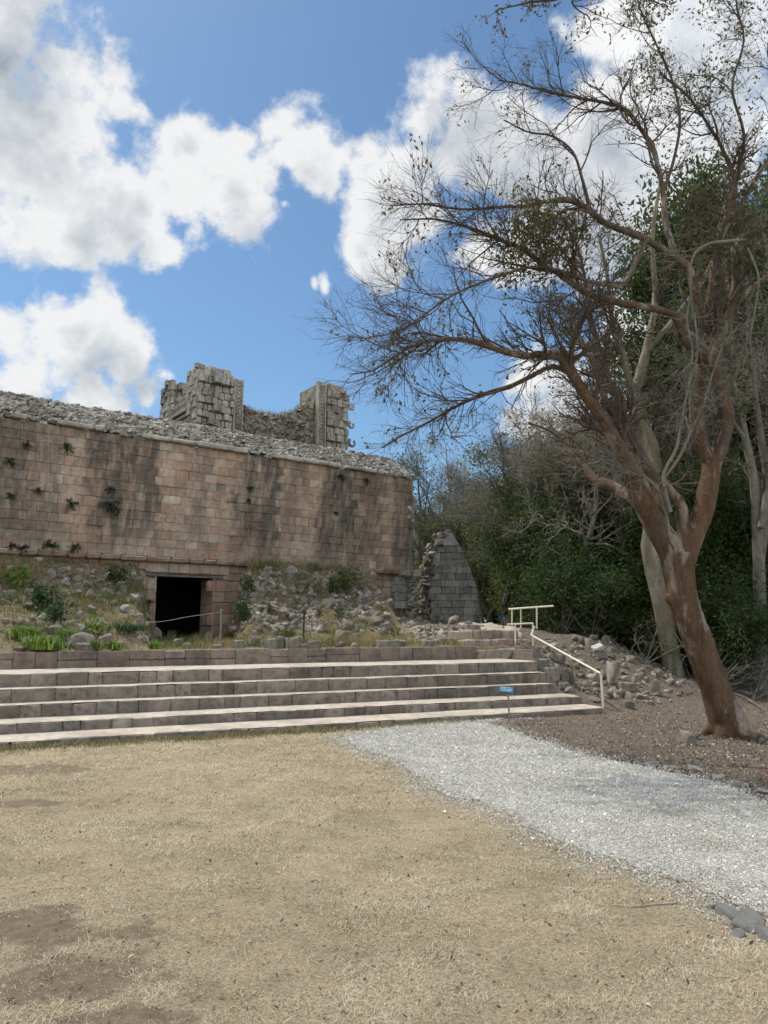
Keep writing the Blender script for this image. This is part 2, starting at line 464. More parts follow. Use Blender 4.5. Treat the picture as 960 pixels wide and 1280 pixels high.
def flat_mat(name, col, rough=.6, metal=0.0, wear=None, sc=20):
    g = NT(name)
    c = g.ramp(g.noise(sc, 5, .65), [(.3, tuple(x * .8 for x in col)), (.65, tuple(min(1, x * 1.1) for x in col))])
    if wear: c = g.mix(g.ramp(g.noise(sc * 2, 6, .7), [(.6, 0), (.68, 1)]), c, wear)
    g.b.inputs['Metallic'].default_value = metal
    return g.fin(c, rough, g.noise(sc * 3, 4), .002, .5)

M = {}
M['facade'] = facade_mat()
M['lower'] = stone_mat('lower_stone', [(.36, .26, .19), (.44, .34, .26), (.38, .24, .18), (.50, .42, .33)], stain=.25, lichen=.35)
M['roofstone'] = stone_mat('roof_stone', [(.19, .18, .155), (.36, .335, .29), (.48, .45, .40), (.27, .25, .215), (.60, .57, .51)], stain=.4, lichen=.55)
M['roofbed'] = stone_mat('roof_bed', [(.07, .065, .055), (.10, .095, .08)], stain=.2)  # dark bed colour stands in for shade in the gaps between stones
M['cornice'] = stone_mat('cornice_stone', [(.38, .35, .30), (.46, .43, .38), (.52, .48, .42)], stain=.4, lichen=.5)
M['tower'] = stone_mat('tower_stone', [(.34, .32, .28), (.46, .43, .37), (.54, .49, .42), (.40, .38, .34)], stain=.6, lichen=.5, sc=1.3)
M['towerwarm'] = stone_mat('tower_warm', [(.42, .31, .22), (.50, .40, .30)], stain=.3)
M['core'] = stone_mat('rubble_core', [(.24, .21, .17), (.38, .34, .28), (.30, .27, .22), (.46, .42, .36)], stain=.4, lichen=.45)
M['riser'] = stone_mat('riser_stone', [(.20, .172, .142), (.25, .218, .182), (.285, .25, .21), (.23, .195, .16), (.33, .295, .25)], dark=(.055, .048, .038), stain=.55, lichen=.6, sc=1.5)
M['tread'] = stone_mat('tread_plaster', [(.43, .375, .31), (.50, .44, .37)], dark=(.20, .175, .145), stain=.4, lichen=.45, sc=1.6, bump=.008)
M['lowwall'] = stone_mat('low_wall_stone', [(.20, .165, .13), (.25, .21, .165), (.23, .175, .14), (.29, .25, .205)], stain=.4, lichen=.5, sc=1.4)
M['upstep'] = stone_mat('upper_step_stone', [(.33, .28, .23), (.42, .36, .30), (.38, .28, .23)], stain=.4, lichen=.5, sc=1.4)
M['rock'] = stone_mat('loose_rock', [(.21, .185, .145), (.31, .28, .23), (.40, .37, .32), (.28, .235, .18), (.50, .47, .42)], stain=.45, lichen=.5, sc=2.2)
M['vault'] = stone_mat('vault_stone', [(.28, .27, .25), (.39, .38, .35), (.50, .49, .45)], stain=.55, lichen=.5, sc=1.2)
M['black'] = flat_mat('near_black_stone', (.03, .026, .022), .95)  # near-black stone lining the room behind the doorway
M['wood'] = bark_mat('old_wood_lintel', (.10, .09, .08), (.22, .20, .18), None, 2, 1)
M['rail'] = flat_mat('cream_paint', (.72, .68, .52), .45, wear=(.30, .2, .12), sc=14)
M['steel'] = flat_mat('dull_steel', (.24, .24, .235), .6, .3)
M['ironblack'] = flat_mat('black_iron', (.035, .033, .03), .5, .5)
M['blue'] = flat_mat('blue_panel', (.03, .15, .24), .4)
M['white'] = flat_mat('white_paint', (.75, .76, .76), .5)
M['bedrock'] = stone_mat('grey_bedrock', [(.46, .455, .43), (.54, .53, .50), (.60, .59, .56)], stain=.15, lichen=.4, sc=5, bump=.06)
M['palestone'] = stone_mat('pale_cut_stone', [(.48, .48, .47), (.56, .56, .55)], stain=.1, lichen=.2)
M['rope'] = flat_mat('pale_rope', (.34, .32, .28), .8)
M['pink'] = flat_mat('pink_ribbon', (.85, .16, .16), .5)
M['bark_red'] = bark_mat('peeling_red_bark', (.05, .033, .020), (.19, .112, .064), (.29, .255, .21), 1.0, .2, .05)
M['bark_twig'] = bark_mat('twig_bark', (.055, .042, .034), (.125, .10, .082), None, 1, .5, .004)
M['bark_pale'] = bark_mat('pale_bark', (.11, .10, .082), (.23, .21, .175), None, 1.2, .5, .01)
M['bark_white'] = bark_mat('whitish_bark', (.22, .20, .165), (.42, .39, .34), None, 1.2, .5, .01)
M['bark_olive'] = bark_mat('olive_grey_bark', (.12, .105, .065), (.25, .22, .15), (.30, .29, .24), .8, .4, .01)
M['bark_grey'] = bark_mat('grey_bark', (.09, .082, .07), (.22, .205, .18), None, 1, .3, .015)
M['leaf_dark'] = leaf_mat('dark_leaves', [(.028, .052, .016), (.055, .095, .028), (.085, .13, .04), (.04, .068, .022)], .45)
M['leaf_mid'] = leaf_mat('mid_leaves', [(.08, .11, .032), (.12, .155, .048), (.16, .19, .06), (.19, .19, .075)], .45)
M['leaf_dry'] = leaf_mat('sparse_leaves', [(.06, .08, .025), (.10, .10, .035), (.16, .11, .04), (.05, .07, .02)], .4)
M['plant'] = leaf_mat('plant_leaves', [(.06, .13, .03), (.10, .19, .04), (.17, .26, .05), (.32, .34, .07)], .35)
M['fern'] = leaf_mat('fern_leaves', [(.02, .045, .02), (.04, .075, .03), (.06, .10, .035)], .25)
M['mgrass'] = leaf_mat('mound_grass', [(.07, .11, .03), (.13, .15, .05), (.26, .21, .10), (.36, .29, .16), (.28, .24, .12), (.12, .14, .045)], .3, .8)
M['straw'] = leaf_mat('straw', [(.30, .25, .16), (.44, .37, .25), (.54, .465, .33), (.61, .54, .40), (.69, .625, .49)], .2, .8)
M['litter'] = leaf_mat('dry_leaves', [(.12, .092, .068), (.20, .16, .12), (.30, .25, .20), (.44, .39, .33), (.09, .07, .054)], .1, .8)

def ground_mat():
    g = NT('ground_surface')
    lit = g.attr('litter'); dirt = g.attr('dirt'); ter = g.attr('terrace')
    c = g.ramp(g.noise(55, 7, .75), [(.32, (.18, .14, .092)), (.45, (.34, .278, .182)), (.58, (.48, .40, .275)), (.7, (.60, .52, .39))])
    c = g.mix(.8, c, g.ramp(g.noise(1.3, 6, .65), [(.3, (.66, .68, .55)), (.5, (1, 1, 1)), (.7, (1.2, 1.12, 1.08))]), 'MULTIPLY')
    c = g.mix(.6, c, g.ramp(g.noise(4.5, 6, .7), [(.32, (.62, .60, .58)), (.5, (1, 1, 1)), (.68, (1.15, 1.12, 1.05))]), 'MULTIPLY')
    soil = g.ramp(g.noise(9, 8, .7), [(.3, (.16, .118, .078)), (.7, (.32, .255, .175))])
    soil = g.mix(g.ramp(g.noise(70, 4, .7), [(.62, 0), (.72, 1)]), soil, (.40, .33, .25))
    dn = g.math('ADD', dirt, g.math('MULTIPLY', g.math('SUBTRACT', g.noise(12, 6, .7), .5), .9))
    c = g.mix(g.ramp(dn, [(.35, 0), (.6, 1)]), c, soil)
    lt = g.ramp(g.noise(26, 7, .75), [(.35, (.085, .066, .050)), (.5, (.15, .12, .092)), (.62, (.24, .20, .155)), (.75, (.38, .34, .28))])
    c = g.mix(lit, c, lt)
    tg = g.ramp(g.noise(7, 7, .7), [(.35, (.10, .095, .045)), (.5, (.20, .155, .09)), (.65, (.27, .22, .15))])
    c = g.mix(ter, c, tg)
    h = g.math('ADD', g.noise(40, 8, .75), g.math('MULTIPLY', g.noise(130, 4, .7), .5))
    return g.fin(c, .95, h, .03, 1.0)
M['ground'] = ground_mat()

def gravel_mat():
    g = NT('gravel_surface')
    v = g.n('ShaderNodeTexVoronoi'); v.inputs['Scale'].default_value = 48; g.l(g.coord(), v.inputs['Vector'])
    sx = g.n('ShaderNodeSeparateColor'); g.l(v.outputs['Color'], sx.inputs[0])
    c = g.ramp(sx.outputs[0], [(0, (.37, .357, .33)), (.5, (.46, .447, .415)), (1, (.54, .525, .49))])
    c = g.mix(g.ramp(v.outputs['Distance'], [(.5, 0), (.9, .5)]), c, (.28, .27, .245))
    c = g.mix(.5, c, g.ramp(g.noise(1.5, 5), [(.35, (.68, .65, .60)), (.65, (1.08, 1.08, 1.08))]), 'MULTIPLY')
    h = g.math('SUBTRACT', g.noise(30, 4), v.outputs['Distance'])
    return g.fin(c, .85, h, .015, 1.0)
M['gravel'] = gravel_mat()
M['pebble'] = stone_mat('pebbles', [(.40, .388, .35), (.51, .495, .45), (.58, .563, .515), (.68, .662, .61)], stain=0, lichen=.15, sc=10, bump=.003, patch=(.33, .29, .235))
CLOUD = 3.75; SKYTINT = (.37, .46, .49); EXPOSURE = 0.8
# ================================================================== GROUND
def axis(lo, hi, step, far):
    core = np.arange(lo, hi + 1e-6, step)
    g = [step * 1.6]
    while sum(g) < far: g.append(g[-1] * 1.25)
    e = np.cumsum(g)
    return np.concatenate([(lo - e)[::-1], core, hi + e])

def grid_mesh(name, xs, ys, zf, mat, keep=None, attrs=()):
    X, Y = np.meshgrid(xs, ys); Z = zf(X, Y)
    nx, ny = len(xs), len(ys)
    i = (np.arange(ny - 1)[:, None] * nx + np.arange(nx - 1)[None]).ravel()
    F = np.stack([i, i + 1, i + nx + 1, i + nx], 1)
    V = np.stack([X.ravel(), Y.ravel(), Z.ravel()], 1)
    if keep is not None:
        k = keep(X, Y).ravel(); F = F[k[F].all(1)]
        used = np.unique(F); rm = np.full(len(V), -1); rm[used] = np.arange(len(used)); V = V[used]; F = rm[F]
    ob = mesh_arr(name, V, F, mat, smooth=True)
    for an, fn in attrs:
        a = ob.data.attributes.new(an, 'FLOAT', 'POINT'); a.data.foreach_set('value', fn(V[:, 0], V[:, 1]).astype(np.float32))
    return ob

def terrace_w(x, y):
    s, d = to_frame(x, y, SO, SA)
    return sstep(d, 3.0, 3.3) * (1 - sstep(s, 9.3, 10.6))
gx = axis(-15, 15, .1, 420); gy = axis(1.5, 33, .1, 420)
ground = grid_mesh('ground', gx, gy, height, M['ground'], attrs=(('dirt', dirt_w), ('litter', litter_w), ('terrace', terrace_w)))
tag(ground, kind='structure')

def path_z(x, y):
    sd = path_sd(x, y)
    return height(x, y) + .018 - .06 * sstep(sd, -.12, .10) + .012 * fbm(x * 5, y * 5, 77, 3)
path = grid_mesh('gravel_path', np.arange(-1.2, 12.2, .05), np.arange(1.4, 14.2, .05), path_z, M['gravel'], keep=lambda x, y: path_sd(x, y) < .12)
tag(path, kind='structure')
# upper path beyond the small steps
def up_sd(x, y):
    s, d = to_frame(x, y, SO, SA)
    c = 10.2 + .575 * (d - 4); w = .85 + .05 * (d - 4)
    return np.maximum(np.abs(s - c) - w, np.maximum(3.95 - d, d - 12.5)) + .35 * fbm(x * 1.5, y * 1.5, 61)
upath = grid_mesh('upper_path', np.arange(-1, 9, .08), np.arange(14, 32, .08), lambda x, y: height(x, y) + .03 - .07 * sstep(up_sd(x, y), -.15, .1),
                  M['tread'], keep=lambda x, y: up_sd(x, y) < .12)
tag(upath, kind='structure')

# pebbles of the path ------------------------------------------------
def in_view_pts(n, z0, z1, R, wid=.62, pw=1.0):
    Y = z0 * (z1 / z0) ** (R.random(n) ** pw); X = (R.random(n) * 2 - 1) * wid * (Y + .4)
    return X, Y
x, y = in_view_pts(800000, 3.0, 14.5, rng)
sd = path_sd(x, y)
k = (rng.random(len(x)) < np.where(sd < -.1, .9, np.clip(.75 - sd * 1.5, 0, 1) ** 2.2 * (sd < .45))) & (sd < .5)
x, y = x[k], y[k]; n = len(x)
sz = rng.uniform(.006, .013, n) * (1 + 1.0 * (rng.random(n) < .04)) * np.clip(y / 7, .8, 1.4)
P = np.stack([x, y, height(x, y) + np.where(path_sd(x, y) < 0, .022, .008)], 1)
TET = (np.array([[1, 1, 1], [-1, -1, 1], [-1, 1, -1], [1, -1, -1]]) * .55, np.array([[0, 2, 1], [0, 1, 3], [0, 3, 2], [1, 2, 3]]))
OCT = (np.array([[.6, 0, 0], [-.6, 0, 0], [0, .5, 0], [0, -.5, 0], [0, 0, .5], [0, 0, -.5]]), np.array([[0, 2, 4], [2, 1, 4], [1, 3, 4], [3, 0, 4], [2, 0, 5], [1, 2, 5], [3, 1, 5], [0, 3, 5]]))
V, F, T = scatter([TET, OCT], P, sz[:, None] * rng.uniform(.6, 1.3, (n, 3)), rot_mats(n, rng, 1.2), rng)
tag(mesh_arr('gravel', V, F, M['pebble'], tint=T), kind='stuff')
print('pebbles', n)

# dry lawn straw -------------------------------------------------------
def blades(x, y, z, h, w, R, lean=1.0):
    n = len(x); a = R.uniform(0, 2 * PI, n); L = np.abs(R.normal(lean, lean * .5, n))
    dx, dy = np.cos(a), np.sin(a); px_, py_ = -dy, dx
    b = np.stack([x, y, z], 1); tip = b + np.stack([dx * h * L, dy * h * L, h], 1)
    mid = b + np.stack([dx * h * L * .35, dy * h * L * .35, h * .62], 1); pv = np.stack([px_, py_, 0 * px_], 1) * (w * .5)[:, None]
    V = np.stack([b - pv, b + pv, mid + pv * .8, mid - pv * .8, tip, tip], 1)
    V = np.stack([b - pv, b + pv, mid + pv * .8, mid - pv * .8, tip], 1)
    V = np.concatenate([V, tip[:, None] + pv[:, None] * .15], 1)
    i = np.arange(n)[:, None] * 6
    F = np.concatenate([i + np.array([[0, 1, 2, 3]]), i + np.array([[3, 2, 5, 4]])], 0)
    return V.reshape(-1, 3), F
def lawn_mask(x, y):
    s, d = to_frame(x, y, SO, SA)
    m = (1 - litter_w(x, y)) * (1 - .88 * np.clip(dirt_w(x, y) * 1.1, 0, 1)) * np.clip(.5 + path_sd(x, y) * 6, 0, 1) * (d < -.12)
    return m
x, y = in_view_pts(560000, 2.3, 12.5, rng, .60)
k = rng.random(len(x)) < lawn_mask(x, y) * (.12 + .95 * sstep(fbm(x * 2.6, y * 2.6, 71, 5), -.2, .18))
x, y = x[k], y[k]; n = len(x)
tuft = sstep(fbm(x * 7, y * 7, 73, 3), .0, .2); hh = rng.uniform(.004, .015, n) * (1 + .8 * tuft) * np.clip(y / 6, .8, 1.5); ww = rng.uniform(.0011, .0024, n) * np.clip(y / 3.0, .9, 3.8)
V, F = blades(x, y, height(x, y) - .002, hh, ww, rng, 1.9)
tt = np.clip(.45 + 1.1 * fbm(x * 1.7, y * 1.7, 75) + rng.normal(0, .27, n), 0, 1); tag(mesh_arr('dry_grass', V, F, M['straw'], tint=np.tile(tt, 2)), kind='stuff')
print('straw', n)
# taller greenish fringe along the foot of the steps
s = rng.uniform(-3, 7.3, 15000); d = -.12 - np.abs(rng.normal(0, .16, 15000)); k = rng.random(15000) < np.clip(.9 - s * .09 + 1.2 * fbm(s * 2, d, 5), .1, 1) 
s, d = s[k], d[k]; x, y = from_frame(s, d, SO, SA); n = len(x)
V, F = blades(x, y, height(x, y), rng.uniform(.02, .075, n), rng.uniform(.004, .010, n), rng, .9)
tag(mesh_arr('green_grass', V, F, M['mgrass'], tint=np.tile(rng.random(n), 2)), kind='stuff')

# leaf litter -------------------------------------------------------------
x, y = in_view_pts(115000, 5.0, 19, rng, .64)
s_, d_ = to_frame(x, y, SO, SA)
lw = litter_w(x, y) * ((d_ < .1) | (s_ > 9.95)) + .35 * np.exp(-np.clip(path_sd(x, y), 0, 9) * 4) * (x > 1.5) * (y > 2) * (d_ < -.1) * (litter_w(x, y) > .02)
k = (rng.random(len(x)) < lw * (.35 + .6 * (fbm(x * 2, y * 2, 81) > -.05))) & (path_sd(x, y) > -.02)
x, y = x[k], y[k]
P = np.stack([x, y, height(x, y) + .012], 1); V, F, T = leaves(P, .038, rng, 1.8, 0, .004)
V[:, 2] = np.maximum(V[:, 2], height(V[:, 0], V[:, 1]) + .004)
tag(mesh_arr('leaf_litter', V, F, M['litter'], tint=T), kind='stuff')
# scattered crumbs: bits on the lawn
x, y = in_view_pts(2600, 2.4, 12, rng, .6); k = (path_sd(x, y) > .05) & (to_frame(x, y, SO, SA)[1] < -.2); x, y = x[k], y[k]
P = np.stack([x, y, height(x, y) + .012], 1); V, F, T = leaves(P, .03, rng, 2.2, 0, .003); V[:, 2] = np.maximum(V[:, 2], .004)
tag(mesh_arr('fallen_leaves', V, F, M['litter'], tint=T), kind='stuff')

# ================================================================== STEPS
ROOT = dict(loc=(SO[0], SO[1], 0), rz=SA)
steps = empty('stone_stairs', ROOT['loc'], SA, 'wide flight of five shallow stone steps with pale treads and dark weathered risers', 'steps')
DS = [-.1, .60, 1.22, 1.5, 1.76, 3.0]; ZS = [.105, .255, .45, .66, .87, 1.15]
ENDS = [10.05, 10.1, 9.92, 9.9, 9.9]
for i in range(5):
    a = Acc(); z0 = -.12 if i == 0 else ZS[i - 1] - .04; z1 = ZS[i]; s = -9.0; d0 = DS[i]; d1 = DS[i + 1] + .06
    th = .012
    while s < ENDS[i]:
        w = min(rng.choice([.25, .33, .42, .55, .7], p=[.2, .3, .25, .15, .1]) * rng.uniform(.85, 1.15), ENDS[i] - s)
        if w < .1: break
        pr = rng.uniform(-.014, .014); zt = z1 - th + rng.uniform(-.016, .004); zz = z1 - .0
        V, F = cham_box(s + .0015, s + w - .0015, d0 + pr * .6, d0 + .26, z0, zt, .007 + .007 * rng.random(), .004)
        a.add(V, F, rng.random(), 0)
        s += w
    # tread: a slightly uneven plaster sheet
    ss = np.arange(-9.0, ENDS[i] - .02, .09); dd = np.linspace(d0 + .012, d1, max(4, int((d1 - d0) / .12)))
    A, B = np.meshgrid(ss, dd)
    front = .035 * fbm(A * 5, B * 0 + i * 7, 91, 4)
    Bx = B + np.where(B == dd[0], front + .010, 0)
    Z = z1 + .008 * fbm(A * 1.2, B * 2, 95 + i) * 2 - np.where(B == dd[0], .012 + .02 * np.maximum(fbm(A * 4, B * 0, 97 + i, 2), 0), 0)
    nx, ny = len(ss), len(dd); j = (np.arange(ny - 1)[:, None] * nx + np.arange(nx - 1)[None]).ravel()
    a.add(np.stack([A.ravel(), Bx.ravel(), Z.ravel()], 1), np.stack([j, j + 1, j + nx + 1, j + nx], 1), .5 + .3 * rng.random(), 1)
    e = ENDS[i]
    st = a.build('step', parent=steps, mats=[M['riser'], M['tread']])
# low wall along the terrace
lw_ = empty('low_retaining_wall', ROOT['loc'], SA, 'long low pinkish grey stone wall along the back of the wide steps', 'wall')
a = Acc(); s = -9.0
a_end = onplane(597, 815, SO, SA, 3.0)[0]
while s < a_end:
    w = min(rng.uniform(.3, .75), a_end - s)
    zt = 1.15 + rng.uniform(-.012, .012)
    if rng.random() < .5: V, F = cham_box(s + .0015, s + w - .0015, 3.0 + rng.uniform(-.01, .01), 3.38, .8, zt, .008, .004); a.add(V, F, rng.random())
    else:
        zm = 1.0 + rng.uniform(-.03, .03)
        V, F = cham_box(s + .0015, s + w - .0015, 3.0 + rng.uniform(-.01, .01), 3.38, .8, zm - .003, .012, .005); a.add(V, F, rng.random())
        V, F = cham_box(s + .0015, s + w - .0015, 3.0 + rng.uniform(-.01, .01), 3.38, zm + .003, zt, .012, .005); a.add(V, F, rng.random())
    s += w
a.build('coping', M['lowwall'], lw_)
# upper flight
up = empty('upper_stairs', ROOT['loc'], SA, 'short narrow upper flight of rough stone steps beside the cream railings', 'steps')
def sz(px, py, D): return onplane(px, py, SO, SA, D)
UD = [3.02, 3.42, 3.85]
UZ = [sz(636, 811, UD[0])[1], sz(636, 799, UD[1])[1], sz(636, 787.5, UD[2])[1]]
print('upper z', UZ, a_end)
for i in range(3):
    a = Acc(); s = a_end + .02; e = [10.95, 10.9, 10.85][i]; z0 = .85 if i == 0 else UZ[i - 1] - .03
    while s < e:
        w = min(rng.uniform(.18, .42), e - s)
        if w < .08: break
        zt = UZ[i] + rng.uniform(-.02, .008)
        V, F = cham_box(s + .004, s + w - .004, UD[i] + rng.uniform(-.02, .02), UD[i] + .52, z0, zt, .02, .012)
        a.add(V, F, rng.random()); s += w
    a.build('step', M['upstep'], up)

# ================================================================== THE LONG BUILDING
bld = empty('stone_building', (FO[0], FO[1], 0), FA, 'long ruined stone building with a tall plain frieze and rubble roof above one doorway', 'building')
LEAN = .55; ZB, ZC = 3.47, 6.86
def lean(z): return -.10 - LEAN * np.clip((z - ZB) / (ZC - ZB), -.2, 1.2)
S0 = -19.0
def end_s(z): return 8.75 - .45 * (z - ZB) / (ZC - ZB)

def block_field(a, s0, s1f, z0, z1, nc, wlo, whi, yf, jut=.012, skip=None, cham=.012, thick=.16, gap=.004, tintf=None, erode=0):
    zc = np.linspace(z0, z1, nc + 1); zc[1:-1] += rng.uniform(-.02, .02, nc - 1)
    for i in range(nc):
        za, zb = zc[i], zc[i + 1]; s = s0 - rng.uniform(0, .3); zm = (za + zb) / 2
        send = s1f(zm) if callable(s1f) else s1f
        while s < send:
            w = min(rng.uniform(wlo, whi), send - s)
            if w < .06: break
            if skip is None or not skip(s + w / 2, zm):
                p = rng.normal(0, jut) + (.05 if rng.random() < erode else 0); y0 = yf((za)) + p; y1 = yf(zb) + p
                V, F = cham_box(s + gap, s + w - gap, 0, thick, za + gap + rng.uniform(0, .004), zb - gap, cham * rng.uniform(.6, 1.5), .003)
                tz = (V[:, 2] - za) / (zb - za); V[:, 1] += y0 * (1 - tz) + y1 * tz
                a.add(V, F, rng.random() if tintf is None else tintf(s, zm))
            s += w
HOLES = [onplane(*p, FO, FA, -.35) for p in [(167, 577), (167, 642), (263, 590), (466, 616), (455, 669), (345, 600), (227, 577)]]
def hole(s, z):
    return any(abs(s - h[0]) < .07 and abs(z - h[1]) < .12 for h in HOLES)
a = Acc()
block_field(a, S0, end_s, ZB + .11, ZC, 13, .20, .42, lean, .006, hole, cham=.006, gap=.0015, erode=.012)
frz = a.build('frieze', M['facade'], bld)
# backing slab of the frieze (dark joints)
a = Acc(); a.add([[S0, lean(ZB) + .05, ZB], [end_s(ZB), lean(ZB) + .05, ZB], [end_s(ZC), lean(ZC) + .05, ZC], [S0, lean(ZC) + .05, ZC]], [[0, 1, 2, 3]])
a.build('frieze_backing', M['core'], bld)
# moulding course under the frieze
a = Acc(); s = S0
while s < 8.3:
    w = min(rng.uniform(.35, .8), 8.35 - s)
    V, F = cham_box(s + .004, s + w - .004, -.17 + rng.uniform(-.01, .01), .2, ZB - .03, ZB + .105, .03, .006); V[:, 1] += np.where(V[:, 2] < ZB + .02, .05, 0)
    a.add(V, F, rng.random()); s += w
a.build('moulding', M['facade'], bld)
# lower wall with doorway
d0 = onplane(195, 722, FO, FA, 0)[0]; d1 = onplane(269, 722, FO, FA, 0)[0]; zd = onplane(230, 721.5, FO, FA, 0)[1]
print('door', d0, d1, zd)
def dskip(s, z): return d0 - .0 < s < d1 + .0 and z < zd
a = Acc()
for (u0, u1) in ((S0, d0), (d1, 8.4)):
    block_field(a, u0, u1, .95, 2.95, 6, .28, .6, lambda z: .06, .012)
block_field(a, S0, 8.4, 2.96, ZB - .035, 2, .2, .45, lambda z: .06, .012, lambda s, z: d0 - .28 < s < d1 + .28 and z < 3.2)
lw2 = a.build('lower_wall', M['lower'], bld)
a = Acc(); a.add([[S0, .12, .6], [d0, .12, .6], [d0, .12, 3.5], [S0, .12, 3.5]], [[0, 1, 2, 3]]); a.add([[d1, .12, .6], [8.4, .12, .6], [8.4, .12, 3.5], [d1, .12, 3.5]], [[0, 1, 2, 3]])
a.add([[d0, .12, 3.1], [d1, .12, 3.1], [d1, .12, 3.5], [d0, .12, 3.5]], [[0, 1, 2, 3]])
a.build('wall_backing', M['core'], bld)
# door jamb stones and room
a = Acc()
for sgn, ex in ((-1, d0), (1, d1)):
    z = 1.0
    while z < zd - .02:
        h = min(rng.uniform(.24, .4), zd - z)
        V, F = cham_box(ex - .02 if sgn < 0 else ex - .04, ex + .04 if sgn < 0 else ex + .02, .03, .95, z + .004, z + h - .004, .012, .004); a.add(V, F, rng.random()); z += h
    a.build('door_jamb', M['lower'], bld); a = Acc()
a = Acc()
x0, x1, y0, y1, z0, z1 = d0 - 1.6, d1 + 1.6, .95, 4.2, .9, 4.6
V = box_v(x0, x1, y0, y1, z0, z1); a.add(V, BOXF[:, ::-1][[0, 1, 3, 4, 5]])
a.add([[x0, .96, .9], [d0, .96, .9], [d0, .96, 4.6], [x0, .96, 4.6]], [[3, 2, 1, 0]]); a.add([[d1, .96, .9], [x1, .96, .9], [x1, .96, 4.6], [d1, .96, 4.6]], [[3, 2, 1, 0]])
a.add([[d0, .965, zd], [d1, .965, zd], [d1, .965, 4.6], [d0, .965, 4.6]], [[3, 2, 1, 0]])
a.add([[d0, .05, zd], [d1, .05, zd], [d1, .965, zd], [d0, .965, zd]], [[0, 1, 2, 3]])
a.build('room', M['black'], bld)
a = Acc()
for q in range(4): V, F = cham_box(d0 - .27 + rng.uniform(-.03, .03), d1 + .26 + rng.uniform(-.03, .03), +.035 + q * .22, .24 + q * .22, zd + .002, zd + .075 + rng.uniform(-.01, .005), .012, .005); a.add(V, F)
a.build('lintel', M['wood'], bld)
# light voussoir stones above the lintel
a = Acc(); s = d0 - .3
while s < d1 + .35:
    w = rng.uniform(.2, .36); V, F = cham_box(s + .004, s + w - .004, .035, .2, zd + .115, ZB - .04, .014, .004); a.add(V, F, .8 + .2 * rng.random()); s += w
a.build('lintel_course', M['lower'], bld)
# cornice pieces along the top edge
segs = [(onplane(14, 524, FO, FA, -.7)[0], onplane(34, 528, FO, FA, -.7)[0]), (onplane(70, 534, FO, FA, -.7)[0], onplane(130, 546, FO, FA, -.7)[0]),
        (onplane(177, 551, FO, FA, -.7)[0], onplane(308, 577, FO, FA, -.7)[0]), (onplane(338, 580, FO, FA, -.7)[0], onplane(425, 593, FO, FA, -.7)[0]), (onplane(432, 596, FO, FA, -.7)[0], onplane(470, 600, FO, FA, -.7)[0]), (-9.5, -7.4), (-14, -10.5)]
for s0_, s1_ in segs:
    a = Acc(); s = s0_
    while s < s1_ - .1:
        w = min(rng.uniform(.5, 1.1), s1_ - s); V, F = cham_box(s + .005, s + w - .005, -.80 + rng.uniform(-.02, .02), -.3, ZC + .01, ZC + .15 + rng.uniform(-.02, .02), .025, .012); a.add(V, F, rng.random()); s += w
    a.build('cornice_slab', M['cornice'], bld)
# roof: rubble slope from the cornice to the ridge and the flat top behind it
RD = 1.25
zr = np.mean([onplane(px, py, FO, FA, RD)[1] for px, py in [(4, 495), (100, 511), (204, 529), (447, 567), (490, 574)]])
print('ridge', [onplane(px, py, FO, FA, RD) for px, py in [(4, 495), (204, 529), (490, 574)]])
def roof_z(s, d):
    t = np.clip((d + .62) / (RD + .62), 0, 1)
    return ZC + .02 + (zr - ZC) * (t ** .85) + .10 * fbm(s * 1.1, d * 1.5, 111) - .02
ss = np.arange(S0, 8.5, .12); dd = np.r_[np.arange(-.62, RD, .1), np.arange(RD, 9.2, .5)]
A_, B_ = np.meshgrid(ss, dd); Zr = roof_z(A_, B_); nx, ny = len(ss), len(dd); j = (np.arange(ny - 1)[:, None] * nx + np.arange(nx - 1)[None]).ravel()
a = Acc(); a.add(np.stack([A_.ravel(), B_.ravel(), Zr.ravel()], 1), np.stack([j, j + 1, j + nx + 1, j + nx], 1), .2)
V, F, T = None, None, None
roof = a.build('roof', M['roofbed'], bld)
n = 9500
s = rng.uniform(S0, 8.45, n); d = -.66 + (RD + .85) * rng.random(n) ** 1.1
P = np.stack([s, d, roof_z(s, d) + rng.uniform(.0, .09, n)], 1)
sc_ = np.stack([rng.uniform(.09, .26, n), rng.uniform(.10, .20, n), rng.uniform(.06, .13, n)], 1) * rng.uniform(.7, 1.25, n)[:, None]
Mx = rot_mats(n, rng, .22); 
yaw = rng.normal(0, .25, n); cy, sy = np.cos(yaw), np.sin(yaw); zz = np.zeros(n); oo = np.ones(n)
tl = rng.normal(-.05, .3, n); ct, st_ = np.cos(tl), np.sin(tl)
Mx = np.stack([cy, -sy, zz, sy, cy, zz, zz, zz, oo], 1).reshape(n, 3, 3) @ np.stack([oo, zz, zz, zz, ct, -st_, zz, st_, ct], 1).reshape(n, 3, 3)
V, F, T = scatter(SMALL, P, sc_, Mx, rng)
mesh_arr('roof_rubble', V, F, M['roofstone'], bld, T)
